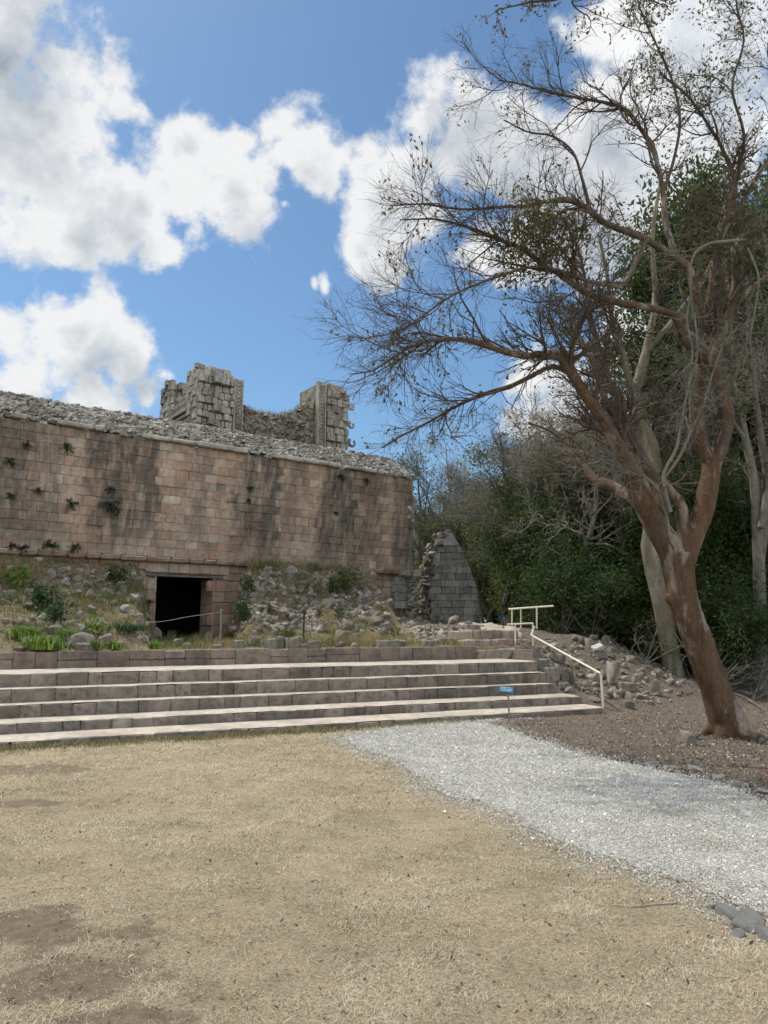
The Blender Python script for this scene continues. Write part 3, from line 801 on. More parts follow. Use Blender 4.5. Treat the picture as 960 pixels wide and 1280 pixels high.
# closing walls (ends and back) in rough core masonry
def rough_sheet(a, P0, eu, ev, nu, nv, amp, seed, tint=.5):
    U, W = np.meshgrid(np.linspace(0, 1, nu), np.linspace(0, 1, nv))
    n_ = np.cross(eu, ev); n_ = n_ / np.linalg.norm(n_)
    q = fbm(U * np.linalg.norm(eu) * 2.5, W * np.linalg.norm(ev) * 2.5, seed, 5)
    P = np.array(P0)[None, None] + U[..., None] * np.array(eu) + W[..., None] * np.array(ev) + n_ * (amp * q)[..., None]
    j = (np.arange(nv - 1)[:, None] * nu + np.arange(nu - 1)[None]).ravel()
    a.add(P.reshape(-1, 3), np.stack([j, j + 1, j + nu + 1, j + nu], 1), tint)
a = Acc()
U_, W_ = np.meshgrid(np.linspace(-.45, 9.2, 60), np.linspace(0, 1, 45)); zt_ = np.where(U_ < .2, roof_z(8.4 + 0 * U_, U_) - .06, roof_z(8.4 + 0 * U_, U_) - .03)
Q_ = np.stack([8.42 + .25 * fbm(U_ * 2.5, W_ * 15, 121, 5), U_, .9 + W_ * (zt_ - .9)], -1); Q_[..., 1] = np.where(Q_[..., 2] < ZB, np.maximum(Q_[..., 1], -.05), Q_[..., 1])
j_ = (np.arange(44)[:, None] * 60 + np.arange(59)[None]).ravel(); a.add(Q_.reshape(-1, 3), np.stack([j_, j_ + 1, j_ + 61, j_ + 60], 1), .5)
rough_sheet(a, (S0, 9.2, .9), (27.5, 0, 0), (0, 0, zr - .9), 60, 20, .2, 122)
rough_sheet(a, (S0, -.1, .9), (0, 9.3, 0), (0, 0, zr - .9), 60, 20, .2, 123)
a.build('core_wall', M['core'], bld)
# rough broken edge of the core at the right end
n = 1500; z = 1.5 + (zr - 1.45) * rng.random(n); ed = 8.75 - .62 * np.clip((z - 3.4) / (zr - 3.4), 0, 1) ** 1.0
d = -.15 + 9 * rng.random(n) ** 2.2 - LEAN * .75 * np.clip((z - ZB) / 3.4, 0, 1) * (rng.random(n) < .5)
s = ed + rng.normal(0, .07, n) - .1
z = np.minimum(z, roof_z(s, d) + .02)
P = np.stack([s, d, z], 1); V, F, T = scatter(SMALL, P, rng.uniform(.1, .32, (n, 1)) * rng.uniform(.7, 1.2, (n, 3)) * np.array([1, 1, .75]), rot_mats(n, rng, .35), rng)
mesh_arr('broken_edge', V, F, M['roofstone'], bld, T)
# smooth corner pier and its plinth
a = Acc()
z = ZB + .12
while z < 6.3:
    h = rng.uniform(.26, .42); e = 8.55 + .22 * (1 - (z - ZB) / 3)
    V, F = cham_box(e - .30, e, lean(z) * .75 - .06, .3, z + .004, z + h - .004, .035, .01); a.add(V, F, rng.random()); z += h
a.build('corner_pier', M['cornice'], bld)
a = Acc()
for s0_, s1_ in ((8.1, 8.5), (8.51, 8.98)): V, F = cham_box(s0_, s1_, -.34, .3, ZB - .12, ZB + .13, .04, .01); a.add(V, F, rng.random())
a.build('plinth', M['cornice'], bld)
a = Acc(); block_field(a, 8.05, 8.8, 2.2, ZB - .12, 4, .2, .35, lambda z: -.12, .02); a.build('corner_base', M['vault'], bld)

# ================================================================== MASK TOWERS on the roof
def frame_obj(name, lab, cat, s, d, z): 
    x, y = from_frame(s, d, FO, FA); return empty(name, (x, y, z), FA, lab, cat)
def hook(a, p, r, th, w, flip=1, tint=.5):
    """curled mask nose: a bent slab in the x-z plane leaving the wall along -y or +x"""
    pts = []
    for t in np.linspace(0, 1, 11):
        ang = -PI * .35 + t * PI * 1.05
        rr = r * (1 - .25 * t)
        pts.append((p[0] + flip * (r * .9 + rr * math.sin(ang) * 1.0), p[2] - rr * math.cos(ang) * 1.0))
    pts = [(p[0], p[2] - .02)] + pts
    P = np.array([[q[0], p[1], q[1]] for q in pts]); P = resample(P, 14)[None]
    R_ = np.linspace(th, th * .55, 14)[None]
    V, F = tubes(P, R_, 6); a.add(V, F, tint)
    e = P[0, -1]; V, F = cham_box(e[0] - th * .6, e[0] + th * .6, e[1] - th * .6, e[1] + th * .6, e[2] - th * .6, e[2] + th * .6, th * .2); a.add(V, F, tint)
def mask_face(a, s0, s1, z0, z1, yf, R, rows, rel=1.0):
    """courses of projecting carved blocks: brows, square eyes with pupils, cheeks, teeth"""
    zc = np.linspace(z0, z1, rows * 4 + 1); w = s1 - s0
    for i in range(rows * 4):
        za, zb = zc[i], zc[i + 1]; k = i % 4; s = s0
        while s < s1 - .02:
            q = min(R.uniform(.14, .30), s1 - s)
            if q < .05: break
            pr = R.choice([0, .07, .14, .22], p=[.34, .26, .24, .16]) + (.05 if k == 3 else 0)
            pr *= rel
            if not (R.random() < .04):
                V, F = cham_box(s + .012, s + q - .012, yf - pr, yf + .25, za + .012, zb - .012, .016, .012, R); a.add(V, F, R.random())
                if k == 1 and R.random() < .6 and q > .18:
                    c = s + q / 2; V, F = cham_box(c - .045, c + .045, yf - pr - .05, yf - pr + .01, (za + zb) / 2 - .045, (za + zb) / 2 + .045, .012); a.add(V, F, R.random())
            s += q
TZ0 = zr - .35
R2 = np.random.default_rng(55)
# left tower ---------------------------------------------------------------
TD = 4.2
sA, _ = onplane(246, 500, FO, FA, TD); sB, _ = onplane(291, 500, FO, FA, TD); sC, _ = onplane(303, 500, FO, FA, TD)
zT = onplane(262, 457, FO, FA, TD)[1]; zS = onplane(298, 474, FO, FA, TD)[1]
print('tower L', sA, sB, sC, zT, zS)
tl_ = frame_obj('mask_tower', 'taller square mask tower with a plain side wall, left of the saddle of rubble', 'tower', sA, TD, TZ0)
def core_box(a, x0, x1, y0, y1, z0, z1, seed, amp=.12):
    rough_sheet(a, (x0, y0, z0), (x1 - x0, 0, 0), (0, 0, z1 - z0), 16, 20, amp, seed)
    rough_sheet(a, (x1, y0, z0), (0, y1 - y0, 0), (0, 0, z1 - z0), 16, 20, amp, seed + 1)
    rough_sheet(a, (x1, y1, z0), (x0 - x1, 0, 0), (0, 0, z1 - z0), 16, 20, amp, seed + 2)
    rough_sheet(a, (x0, y1, z0), (0, y0 - y1, 0), (0, 0, z1 - z0), 16, 20, amp, seed + 3)
    rough_sheet(a, (x0, y0, z1), (x1 - x0, 0, 0), (0, y1 - y0, 0), 16, 16, amp, seed + 4)
w1 = sB - sA; w2 = sC - sA; hT = zT - TZ0; hS = zS - TZ0
def ragged(x, seed, amp=.16): return amp * (vnoise(x * 3.0, 0 * x, seed) - .5) * 2
a = Acc(); core_box(a, .1, w1 - .03, .12, 1.3, 0, hT - .12, 130, .06); core_box(a, w1 - .1, w2 - .04, .12, 1.2, 0, hS - .1, 137, .05); a.build('shaft', M['core'], tl_)
a = Acc(); mask_face(a, 0, w1, 0, hT - .42, 0, R2, 3); 
block_field(a, 0, w1, hT - .42, hT - .20, 1, .2, .4, lambda z: -.04, .03); block_field(a, .12, w1 - .1, hT - .20, hT, 1, .14, .34, lambda z: .0, .04, None)
a.build('mask_panel', M['tower'], tl_)
# side wall: near shaft return, smooth wall with warm band, far mask stack
def side_blocks(a, y0, y1, z0, z1f, x, nz, wl, wh, jut, R, prj=None):
    hz = 0.22; z = z0
    while True:
        y = y0; any_ = False
        while y < y1 - .03:
            q = min(R.uniform(wl, wh), y1 - y)
            if q < .05: break
            top = z1f(y + q / 2)
            if z + hz * .6 < top:
                any_ = True; pr = (R.choice(prj) if prj else 0) + R.normal(0, jut)
                V, F = cham_box(x - pr, x + .2, y + .005, y + q - .005, z + .005, min(z + hz, top + .06) - .005, .012, .005, R); a.add(V, F, R.random())
            y += q
        z += hz
        if not any_: break
LB = 3.5
a = Acc(); side_blocks(a, .0, .75, 0, lambda y: hT - .05, -.02, 0, .15, .32, .01, R2, [0, .03, .07, .1]); a.build('side_masks', M['tower'], tl_)
pf = 2.55
zw = onplane(225, 500, FO, FA, TD + 1.8)[1]
htop = lambda y: hT - .45 - .55 * (y - .75) / 1.9 + .12 * math.sin(y * 5)
a = Acc(); side_blocks(a, .75, pf, .0, htop, .10, 0, .25, .5, .006, R2); 
V = box_v(.25, .9, .7, pf, 0, hT - 1.1); a.add(V, BOXF); a.build('plain_wall', M['cornice'], tl_)
zb_ = onplane(243, 515, FO, FA, TD + .8)[1] - TZ0; print('band', zb_, hT)
a = Acc()
for q in range(2):
    V, F = cham_box(-.10 + .05 * q, .2, .76, pf - .1, zb_ - .2 * q, zb_ + .12 - .2 * q, .015); a.add(V, F, .6)
V, F = cham_box(.02, .2, .76, pf - .1, .1, zb_ - .22, .02); a.add(V, F, .2)
a.build('warm_band', M['towerwarm'], tl_)
hF = onplane(222, 481, FO, FA, TD + 3.0)[1] - TZ0
a = Acc(); side_blocks(a, pf, LB, 0, lambda y: hF - (.25 if y > LB - .35 else 0), -.06, 0, .15, .3, .02, R2, [0, .04, .08]); mask_face(a, -.06, .65, 0, hF - .1, pf, R2, 3)
core_box(a, .05, .6, pf + .1, LB, 0, hF - .12, 150, .05); a.build('far_mask_stack', M['tower'], tl_)
# lattice strip on the right side of the shaft
def lattice_strip(a, s0, s1, z0, z1, y):
    V, F = cham_box(s0, s0 + .055, y - .07, y + .1, z0, z1, .01); a.add(V, F, .5)
    V, F = cham_box(s1 - .055, s1, y - .07, y + .1, z0, z1, .01); a.add(V, F, .6)
    V, F = cham_box(s0 + .03, s1 - .03, y, y + .2, z0, z1, .01); a.add(V, F, .1)
    z = z0 + .06; c = (s0 + s1) / 2; hw = (s1 - s0) / 2 - .06
    while z < z1 - .1:
        for sg in (1, -1):
            P = np.array([[c - sg * hw, y - .02, z], [c + sg * hw, y - .02, z + .13]])[None]; V, F = tubes(P, np.full((1, 2), .022), 4); a.add(V, F, .7)
        z += .15
a = Acc(); lattice_strip(a, w1 + .02, w1 + .42, 0, hS, -.0)
block_field(a, w1 + .43, w2, 0, hS - .05, max(4, int(hS / .22)), .12, .25, lambda z: .02, .03)
side_r = Acc(); a.build('lattice_panel', M['tower'], tl_)
# right tower --------------------------------------------------------------
TD2 = 4.2
rA, _ = onplane(395.5, 520, FO, FA, TD2); rB, _ = onplane(408, 520, FO, FA, TD2); rC, _ = onplane(437, 520, FO, FA, TD2)
zR = onplane(415, 480, FO, FA, TD2)[1]; hR = zR - TZ0
print('tower R', rA, rB, rC, zR, TZ0)
tr_ = frame_obj('mask_tower', 'narrower mask tower with three curled stone noses sticking out of its right edge', 'tower', rA, TD2, TZ0)
wA = rB - rA; wB = rC - rA
a = Acc(); core_box(a, .08, wB - .08, .1, 1.5, 0, hR - .14, 160, .05); a.build('shaft', M['core'], tr_)
a = Acc(); lattice_strip(a, .02, .42, 0, hR - .12, -.03); block_field(a, .43, wA, 0, hR - .12, int(hR / .22), .1, .2, lambda z: .03, .02); a.build('lattice_panel', M['tower'], tr_)
a = Acc(); mask_face(a, wA, wB - .12, 0, hR - .3, -.02, R2, 3, .6); block_field(a, wA - .3, wB - .1, hR - .3, hR - .14, 1, .15, .3, lambda z: -.03, .02)
block_field(a, wA - .35, wB - .3, hR - .14, hR, 1, .12, .3, lambda z: .0, .04)
# rounded corner edge made of stacked projecting bits
z = 0
while z < hR - .3:
    h = R2.uniform(.12, .24); pr = R2.uniform(-.14, -.02); V, F = cham_box(wB - .2, wB + pr, .0 + R2.uniform(-.06, .03), .5, z + .004, z + h - .004, .02, .01, R2); a.add(V, F, R2.random()); z += h
a.build('mask_panel', M['tower'], tr_)
for py in (508, 531, 553):
    zz_ = onplane(438, py, FO, FA, TD2)[1] - TZ0
    a = Acc(); V_, F_ = cham_box(wB - .25, wB + .06, -.05, .10, zz_ + .02, zz_ + .16, .02); a.add(V_, F_); hook(a, (wB + .0, .02, zz_), .13 if py < 550 else .17, .07, .1); a.build('mask_nose', M['tower'], tr_)
for py in (547,):
    zz_ = onplane(409, py, FO, FA, TD2)[1] - TZ0
    a = Acc(); hook(a, (wA + .06, -.16, zz_), .14, .05, .1); a.build('front_nose', M['tower'], tr_)
# rubble saddle wall between the towers
sad = frame_obj('rubble_wall', 'sagging rubble wall with grass on top between the two mask towers', 'wall', sC, TD2 + .35, TZ0)
L = rA - sC
tops = [(0, onplane(303, 506, FO, FA, TD2 + .35)[1]), (.12, onplane(315, 511, FO, FA, TD2 + .35)[1]), (.3, onplane(332, 519, FO, FA, TD2 + .35)[1]), (.55, onplane(352, 521, FO, FA, TD2 + .35)[1]), (.75, onplane(372, 518, FO, FA, TD2 + .35)[1]), (.85, onplane(384, 508, FO, FA, TD2 + .35)[1]), (1.0, onplane(395, 501, FO, FA, TD2 + .35)[1])]
def stop(t): return np.interp(t, [q[0] for q in tops], [q[1] for q in tops]) - TZ0
U, W = np.meshgrid(np.linspace(-.05, 1.05, 70), np.linspace(0, 1, 30))
a = Acc(); nn = .14 * fbm(U * L * 3, W * 4, 171, 5)
Pz = W * stop(U); P = np.stack([U * L, nn, Pz], -1); j = (np.arange(29)[:, None] * 70 + np.arange(69)[None]).ravel(); a.add(P.reshape(-1, 3), np.stack([j, j + 1, j + 71, j + 70], 1), .3)
P = np.stack([U * L, W * 1.2, stop(U) - .5 * W + .1 * nn], -1); a.add(P.reshape(-1, 3), np.stack([j, j + 1, j + 71, j + 70], 1), .3)
P = np.stack([U * L, 1.2 + nn, W * (stop(U) - .5)], -1); a.add(P.reshape(-1, 3), np.stack([j, j + 1, j + 71, j + 70], 1)[:, ::-1], .3)
a.build('core', M['core'], sad)
n = 900; t = rng.random(n); z = stop(t) * rng.random(n) ** .8; P = np.stack([t * L, rng.uniform(-.08, .05, n), z], 1)
V, F, T = scatter(SMALL, P, rng.uniform(.12, .34, (n, 1)) * rng.uniform(.7, 1.2, (n, 3)) * np.array([1, .8, .7]), rot_mats(n, rng, .3), rng); mesh_arr('stones', V, F, M['core'], sad, T)
n = 700; t = np.clip(rng.normal(.55, .25, n), 0, 1); V, F = blades(t * L, rng.uniform(-.05, .4, n), stop(t) - .05, rng.uniform(.1, .32, n), rng.uniform(.01, .025, n), rng, .4)
mesh_arr('top_grass', V, F, M['mgrass'], sad, np.tile(rng.random(n), 2))

# ================================================================== LEANING VAULT FRAGMENT
VY = 29.0
va = empty('vault_fragment', (*ony(570, 780, VY)[:2], 1.5), 0, 'tall grey wedge of vault wall with a curved right edge and broken left edge', 'ruin')
vb = ony(570, 780, VY)
def vp(px, py): p = ony(px, py, VY); return p[0] - vb[0], p[2] - 1.5
Lf = [vp(536, 730), vp(540, 715), vp(545, 690), vp(553, 675), vp(560, 662)]; Rt = [vp(603, 782), vp(601, 760), vp(596, 735), vp(588, 710), vp(578, 690), vp(571, 675), vp(563, 662)]
def ledge(z): return np.interp(z, [-.2] + [q[1] for q in Lf], [Lf[0][0] + .15] + [q[0] for q in Lf])
def redge(z): o = Rt[0:]; zz = [q[1] for q in o]; return np.interp(z, zz, [q[0] for q in o])
zt = vp(562, 662)[1]
a = Acc(); z = -.3; nrow = 0
while z < zt - .05:
    h = min(.27, zt - z); s = ledge(z + h / 2) - rng.uniform(0, .1); e = redge(z + h / 2)
    while s < e - .03:
        w = min(rng.uniform(.25, .6), e - s); V, F = cham_box(s + .004, s + w - .004, rng.normal(0, .012), 1.6, z + .004, z + h - .004, .015, .004)
        if e - s - w < .02:
            kx = V[:, 0] > s + w * .5; V[kx, 0] += (redge(V[kx, 2]) - e) * 1.0
        a.add(V, F, rng.random()); s += w
    z += h
a.build('vault_face', M['vault'], va)
n = 420; z = -.3 + (zt + .2) * rng.random(n); P = np.stack([ledge(z) + rng.normal(-.12, .10, n) - .25 * (z < 1.0) * rng.random(n), rng.uniform(-.1, 1.5, n), z], 1)
V, F, T = scatter(SMALL, P, rng.uniform(.14, .36, (n, 1)) * rng.uniform(.7, 1.2, (n, 3)), rot_mats(n, rng, .5), rng); mesh_arr('broken_core', V, F, M['rock'], va, T)
# ================================================================== RED-BARK TREE
TB = onz(914, 920); TY = TB[1]
print('tree Y', TY)
def limb(pts, per=6, wob=.0, R=rng):
    """pts: (px, py, width_px, dY)"""
    out = []
    for px, py, w_, dy in pts:
        p = ony(px, py, TY + dy); out.append([*p, w_ * (.44 if w_ > 8 else .42) / FPX * (TY + dy)])
    return catmull(np.array(out), per)
LIMBS = {
 'trunk': [(916, 934, 60, 0), (911, 915, 50, 0), (901, 885, 43, 0), (889, 845, 40, 0), (868, 790, 40, 0), (853, 745, 40, 0), (847, 712, 43, 0), (845, 690, 48, 0)],
 'L': [(846, 700, 40, 0), (832, 676, 36, -.05), (814, 648, 32, -.15), (801, 622, 28, -.25), (789, 594, 22, -.35), (775, 560, 18, -.5), (757, 527, 17, -.6), (735, 500, 15, -.8), (718, 475, 13, -.9), (704, 452, 11, -1), (688, 442, 10, -1.1), (651, 445, 9, -1.3), (618, 436, 8, -1.4), (585, 426, 7, -1.5), (548, 424, 6, -1.6), (508, 436, 4.5, -1.7), (470, 462, 3, -1.8), (440, 468, 2, -1.9)],
 'L2': [(712, 466, 9, -.9), (690, 458, 8, -.8), (668, 468, 7.5, -.7), (640, 482, 7, -.6), (606, 492, 6, -.5), (570, 508, 5, -.4), (537, 527, 4, -.3), (500, 546, 3, -.2), (478, 560, 2, -.1)],
 'L3': [(812, 645, 22, -.1), (790, 622, 18, .2), (765, 607, 15, .5), (744, 598, 12, .8), (730, 580, 8, 1.0), (712, 560, 6, 1.2), (690, 540, 4, 1.4), (660, 528, 3, 1.6)],
 'M': [(840, 690, 26, 0), (828, 650, 24, .2), (822, 610, 17, .4), (806, 575, 12, .5), (780, 520, 9, .6), (760, 470, 8, .7), (748, 430, 7, .8), (735, 380, 6, .9), (728, 330, 4, 1), (715, 290, 3, 1)],
 'S': [(850, 688, 22, 0), (853, 660, 16, -.1), (852, 635, 15, -.15), (838, 612, 12, -.2), (826, 598, 9, -.2)],
 'R': [(852, 700, 38, 0), (866, 668, 31, .05), (880, 636, 29, .1), (888, 600, 28, .1), (893, 572, 27, .1)],
 'Ra': [(890, 582, 22, .1), (876, 552, 20, .1), (871, 520, 19, .12), (872, 490, 18, .15), (877, 462, 17, .2), (884, 430, 12, .3), (888, 395, 10, .4), (890, 350, 9, .5), (899, 300, 8, .6), (919, 233, 7, .7), (905, 190, 6, .8), (890, 163, 5, .8), (860, 120, 4, .9), (826, 93, 3, 1)],
 'Rb': [(893, 576, 24, .1), (905, 545, 21, .05), (908, 518, 20, 0), (901, 492, 19, -.05), (893, 462, 18, -.1), (900, 425, 14, -.1), (912, 390, 12, -.1), (920, 355, 10, -.2), (918, 315, 9, -.3), (928, 295, 7, -.3), (948, 290, 6, -.4), (975, 270, 5, -.4), (1000, 240, 4, -.5)],
 'U1': [(880, 455, 16, .1), (866, 436, 14, 0), (852, 420, 12, -.1), (845, 395, 11, -.2), (810, 384, 10, -.4), (779, 379, 10, -.5), (750, 372, 9, -.6), (727, 362, 9, -.7), (702, 343, 8.5, -.8), (680, 332, 8, -.9), (655, 312, 7, -1), (633, 303, 6, -1.1), (592, 286, 5, -1.3), (546, 274, 3.5, -1.5), (500, 275, 2, -1.7)],
 'U2': [(888, 420, 12, 0), (872, 370, 11, -.1), (861, 336, 11, -.2), (832, 315, 11, -.3), (806, 298, 10.5, -.4), (785, 290, 10, -.5), (756, 279, 10, -.6), (735, 262, 9, -.7), (715, 251, 9, -.8), (690, 250, 6, -.9), (660, 258, 5, -1), (633, 258, 5, -1.1), (580, 262, 4, -1.3), (530, 255, 3, -1.5), (487, 257, 2, -1.7)],
 'U3': [(808, 300, 9, -.4), (797, 325, 8, -.6), (787, 345, 7, -.8), (773, 357, 6.5, -.9), (730, 350, 6, -1.1), (700, 338, 5.5, -1.3), (662, 334, 5, -1.5), (625, 345, 4.5, -1.7), (592, 357, 4, -1.9), (560, 372, 3.5, -2), (534, 391, 3, -2.1), (487, 426, 2, -2.3)],
 'T1': [(846, 322, 10, -.2), (838, 300, 9, -.1), (832, 276, 8.5, 0), (829, 240, 8, .1), (817, 190, 7, .3), (800, 160, 6.5, .4), (779, 135, 6, .5), (738, 125, 5, .6), (692, 117, 4, .7), (651, 105, 3, .8), (622, 100, 2, .9)],
 'T2': [(829, 240, 6, .1), (842, 200, 5, 0), (850, 150, 4.5, -.1), (840, 100, 4, -.2), (820, 55, 3, -.3), (800, 10, 2.5, -.4), (790, -40, 2, -.5)],
 'T3': [(919, 233, 6, .7), (930, 170, 5, .6), (915, 110, 4, .5), (930, 50, 3.5, .4), (920, 0, 3, .3), (930, -60, 2, .3)],
 'T4': [(975, 270, 5, -.4), (960, 200, 4.5, -.5), (985, 130, 4, -.6), (960, 70, 3, -.7), (970, 10, 2, -.8)],
 'T5': [(738, 262, 6, -.7), (728, 225, 5, -.8), (716, 190, 4, -.9), (690, 170, 3.5, -1.0), (660, 165, 3, -1.1), (630, 150, 2, -1.2)],
 'T6': [(884, 430, 8, .3), (940, 360, 7, 1), (1000, 320, 6, 1.5), (1060, 250, 5, 2), (1100, 160, 3, 2.4)],
 'T7': [(900, 300, 7, .6), (960, 200, 6, 1.2), (1020, 130, 5, 1.6), (1080, 40, 3, 2)],
}
LP = {k: limb(v) for k, v in LIMBS.items()}
def closed_tube(P, sides=14):
    V, F = tubes(P[None, :, :3], P[None, :, 3], sides)
    return V, F
tree = empty('red_bark_tree', (TB[0], TB[1], 0), 0, 'big leaning tree with peeling reddish bark and a spreading mostly leafless crown', 'tree')
bm = bmesh.new()
Rl = np.random.default_rng(3)
for k, P in LP.items():
    P = resample(P, len(P)); wid = P[:, 3]
    keep = P[:, 3] > .028
    Q = P[:max(6, int(keep.sum()) + 1)].copy()
    Q[:, :3] += np.stack([fbm(Q[:, 2] * 2.2, Q[:, 2] * 0 + i, 501 + i) for i in range(3)], 1) * .06 * np.clip(np.arange(len(Q)) / 8, 0, 1)[:, None]
    V, F = tubes(Q[None, :, :3], Q[None, :, 3], 14)
    n0 = [bm.verts.new(v) for v in V]
    for f in F: bm.faces.new([n0[i] for i in f])
    bm.faces.new(n0[:14][::-1]); bm.faces.new(n0[-14:])
# burl on the left side of the trunk and root flare
for (px, py, r, dy) in ((839, 748, .10, 0), (843, 740, .07, -.05), (905, 926, .30, 0), (928, 928, .24, .05), (893, 927, .2, -.1), (918, 930, .25, -.2), (884, 930, .16, -.15), (945, 932, .2, .1), (925, 938, .2, -.3), (955, 934, .12, .1)):
    p = ony(px, py, TY + dy); ic = bmesh.ops.create_icosphere(bm, subdivisions=2, radius=r, matrix=Matrix.Translation(p))
    if r > .15:
        for v in ic['verts']: v.co.z = p[2] + (v.co.z - p[2]) * .35
for a_, ln_ in ((-.2, .62), (.9, .5), (2.0, .5), (3.0, .55), (3.9, .6), (4.9, .7), (5.6, .55)):
    c0 = np.array([TB[0] - .02, TB[1] + .02, 0]); e_ = np.array([math.cos(a_), math.sin(a_), 0])
    Q = catmull(np.array([[*(c0 + e_ * .08 + [0, 0, .40]), .12], [*(c0 + e_ * .20 + [0, 0, .15]), .10], [*(c0 + e_ * .36 + [0, 0, .02]), .07], [*(c0 + e_ * ln_ + [0, 0, -.04]), .03]]), 5)
    V, F = tubes(Q[None, :, :3], Q[None, :, 3], 12); n0 = [bm.verts.new(v) for v in V]
    for f in F: bm.faces.new([n0[i] for i in f])
    bm.faces.new(n0[:12][::-1]); bm.faces.new(n0[-12:])
trunk = mesh_bm('trunk', bm, M['bark_red'], None)
md = trunk.modifiers.new('r', 'REMESH'); md.mode = 'VOXEL'; md.voxel_size = .019
dsm = trunk.modifiers.new('s', 'SMOOTH'); dsm.iterations = 3; dsm.factor = .5
dg = bpy.context.evaluated_depsgraph_get(); dg.update()
me = bpy.data.meshes.new_from_object(trunk.evaluated_get(dg)); trunk.modifiers.clear(); trunk.data = me; me.name = 'trunk'
co = np.empty(len(me.vertices) * 3); me.vertices.foreach_get('co', co); co = co.reshape(-1, 3)
nr = np.empty(len(me.vertices) * 3); me.vertices.foreach_get('normal', nr); nr = nr.reshape(-1, 3)
lump = fbm(co[:, 0] * 7 + co[:, 1] * 5, co[:, 2] * 2.2, 515, 4) * .035 + fbm(co[:, 0] * 20, co[:, 2] * 5 + co[:, 1] * 20, 519, 3) * .012
co += nr * lump[:, None]; co -= np.array([TB[0], TB[1], 0]); me.vertices.foreach_set('co', co.ravel())
me.polygons.foreach_set('use_smooth', np.ones(len(me.polygons), bool)); me.materials.clear(); me.materials.append(M['bark_red']); trunk.parent = tree; me.update()
# twigs
Rt = np.random.default_rng(21)
main = [resample(LP[k], 24) for k in LIMBS if k not in ('trunk', 'S', 'R')]
PP = np.stack([q[:, :3] for q in main]); RR = np.stack([q[:, 3] for q in main])
LW = np.array([np.linalg.norm(np.diff(q[:, :3], axis=0), axis=1).sum() for q in main])
def grow_w(P, Rr, W, n, *a, **k):
    idx = Rt.choice(len(P), n, p=W / W.sum()); return grow(P[idx], Rr[idx], n, *a, **k)
g1, r1 = grow_w(PP, RR, LW, 165, 9, (.7, 2.0), (22, 60), Rt, t0=.22, wander=.55, bias=(-.12, -.1, .16), rs=.6, rmin=.009, rend=.3, lt=.45)
g2, r2 = grow(g1, r1, 1450, 7, (.35, 1.0), (22, 55), Rt, t0=.12, wander=.5, bias=(-.15, 0, .12), rs=.6, rmin=.0042, rend=.4, lt=.4)
g2b, r2b = grow_w(PP, RR, LW, 700, 7, (.25, .9), (25, 65), Rt, t0=.35, wander=.5, bias=(-.1, 0, .15), rs=.3, rmin=.004, rend=.4, lt=.3)
r2b = np.minimum(r2b, .009)
g2 = np.concatenate([g2, g2b]); r2 = np.concatenate([r2, r2b])
g3, r3 = grow(g2, r2, 14500, 5, (.12, .5), (20, 50), Rt, t0=.1, wander=.4, bias=(0, 0, .15), rs=.6, rmin=.0020, rend=.55, lt=.35)
Vs, Fs = [], []; off = 0
for P_, R_, sd_ in ((PP, RR, 7), (g1, r1, 6), (g2, r2, 4), (g3, r3, 3)):
    V, F = tubes(P_, R_, sd_); Vs.append(V); Fs.append(F + off); off += len(V)
V = np.concatenate(Vs) - np.array([TB[0], TB[1], 0])
mesh_arr('branches', V, np.concatenate(Fs), M['bark_twig'], tree, smooth=True)
tips = g3[:, -1]; 
lm = Rt.random(len(tips)) < np.clip(.02 + .14 * (tips[:, 0] > 4.2) * (tips[:, 2] > 7) + .6 * (np.linalg.norm(tips - ony(675, 310, TY - 1)[None], axis=1) < .75), 0, .8)
tp = np.repeat(tips[lm], 7, 0); V, F, T = leaves(tp, .075, Rt, 2.2, .8, .07)
mesh_arr('leaf_clusters', V - np.array([TB[0], TB[1], 0]), F, M['leaf_dry'], tree, T)
# epiphyte green clump among the limbs
# pale bare sapling tangled in the fork
def free_tree(name, label, limbs, Yb, mat, twmat, n1, n2, n3, L1, L2, L3, cat='tree', base=None, seed=5, group=None, tmin=.25, bias=(0, 0, .1), ang=(25, 65), r3=.0028, lf=None):
    R = np.random.default_rng(seed); ls = []
    for pts in limbs:
        ls.append(catmull(np.array([[*ony(px, py, Yb + dy), w_ * .5 / FPX * (Yb + dy)] for px, py, w_, dy in pts]), 5))
    P = np.stack([resample(q, 22)[:, :3] for q in ls]); Rr = np.stack([resample(q, 22)[:, 3] for q in ls])
    b = P[0, 0].copy()
    if base is not None: b = np.array(base)
    root = empty(name, tuple(b), 0, label, cat, group)
    V, F = tubes(P - b, Rr, 10); mesh_arr('trunk', V, F, mat, root, smooth=True)
    a1, q1 = grow(P, Rr, n1, 7, L1, ang, R, t0=tmin, wander=.6, bias=bias, rs=.5, rmin=.006, rend=.35)
    q1 = np.minimum(q1, .03)
    a2, q2 = grow(a1, q1, n2, 6, L2, ang, R, t0=.1, wander=.5, bias=bias, rs=.6, rmin=.004, rend=.4)
    a3, q3 = grow(a2, q2, n3, 4, L3, ang, R, t0=.1, wander=.4, bias=bias, rs=.6, rmin=r3, rend=.6)
    Vs, Fs = [], []; off = 0
    for P_, R_, s_ in ((a1, q1, 5), (a2, q2, 4), (a3, q3, 3)):
        V, F = tubes(P_ - b, R_, s_); Vs.append(V); Fs.append(F + off); off += len(V)
    mesh_arr('branches', np.concatenate(Vs), np.concatenate(Fs), twmat, root, smooth=True)
    if lf:
        tp = np.repeat(a3[::(1 if mat != M['bark_olive'] else 3), -1], lf[0] * 2, 0); V, F, T = leaves(tp, lf[1], R, 2.0, .3, lf[2]); mesh_arr('crown', V - b, F, lf[3], root, T)
    return root
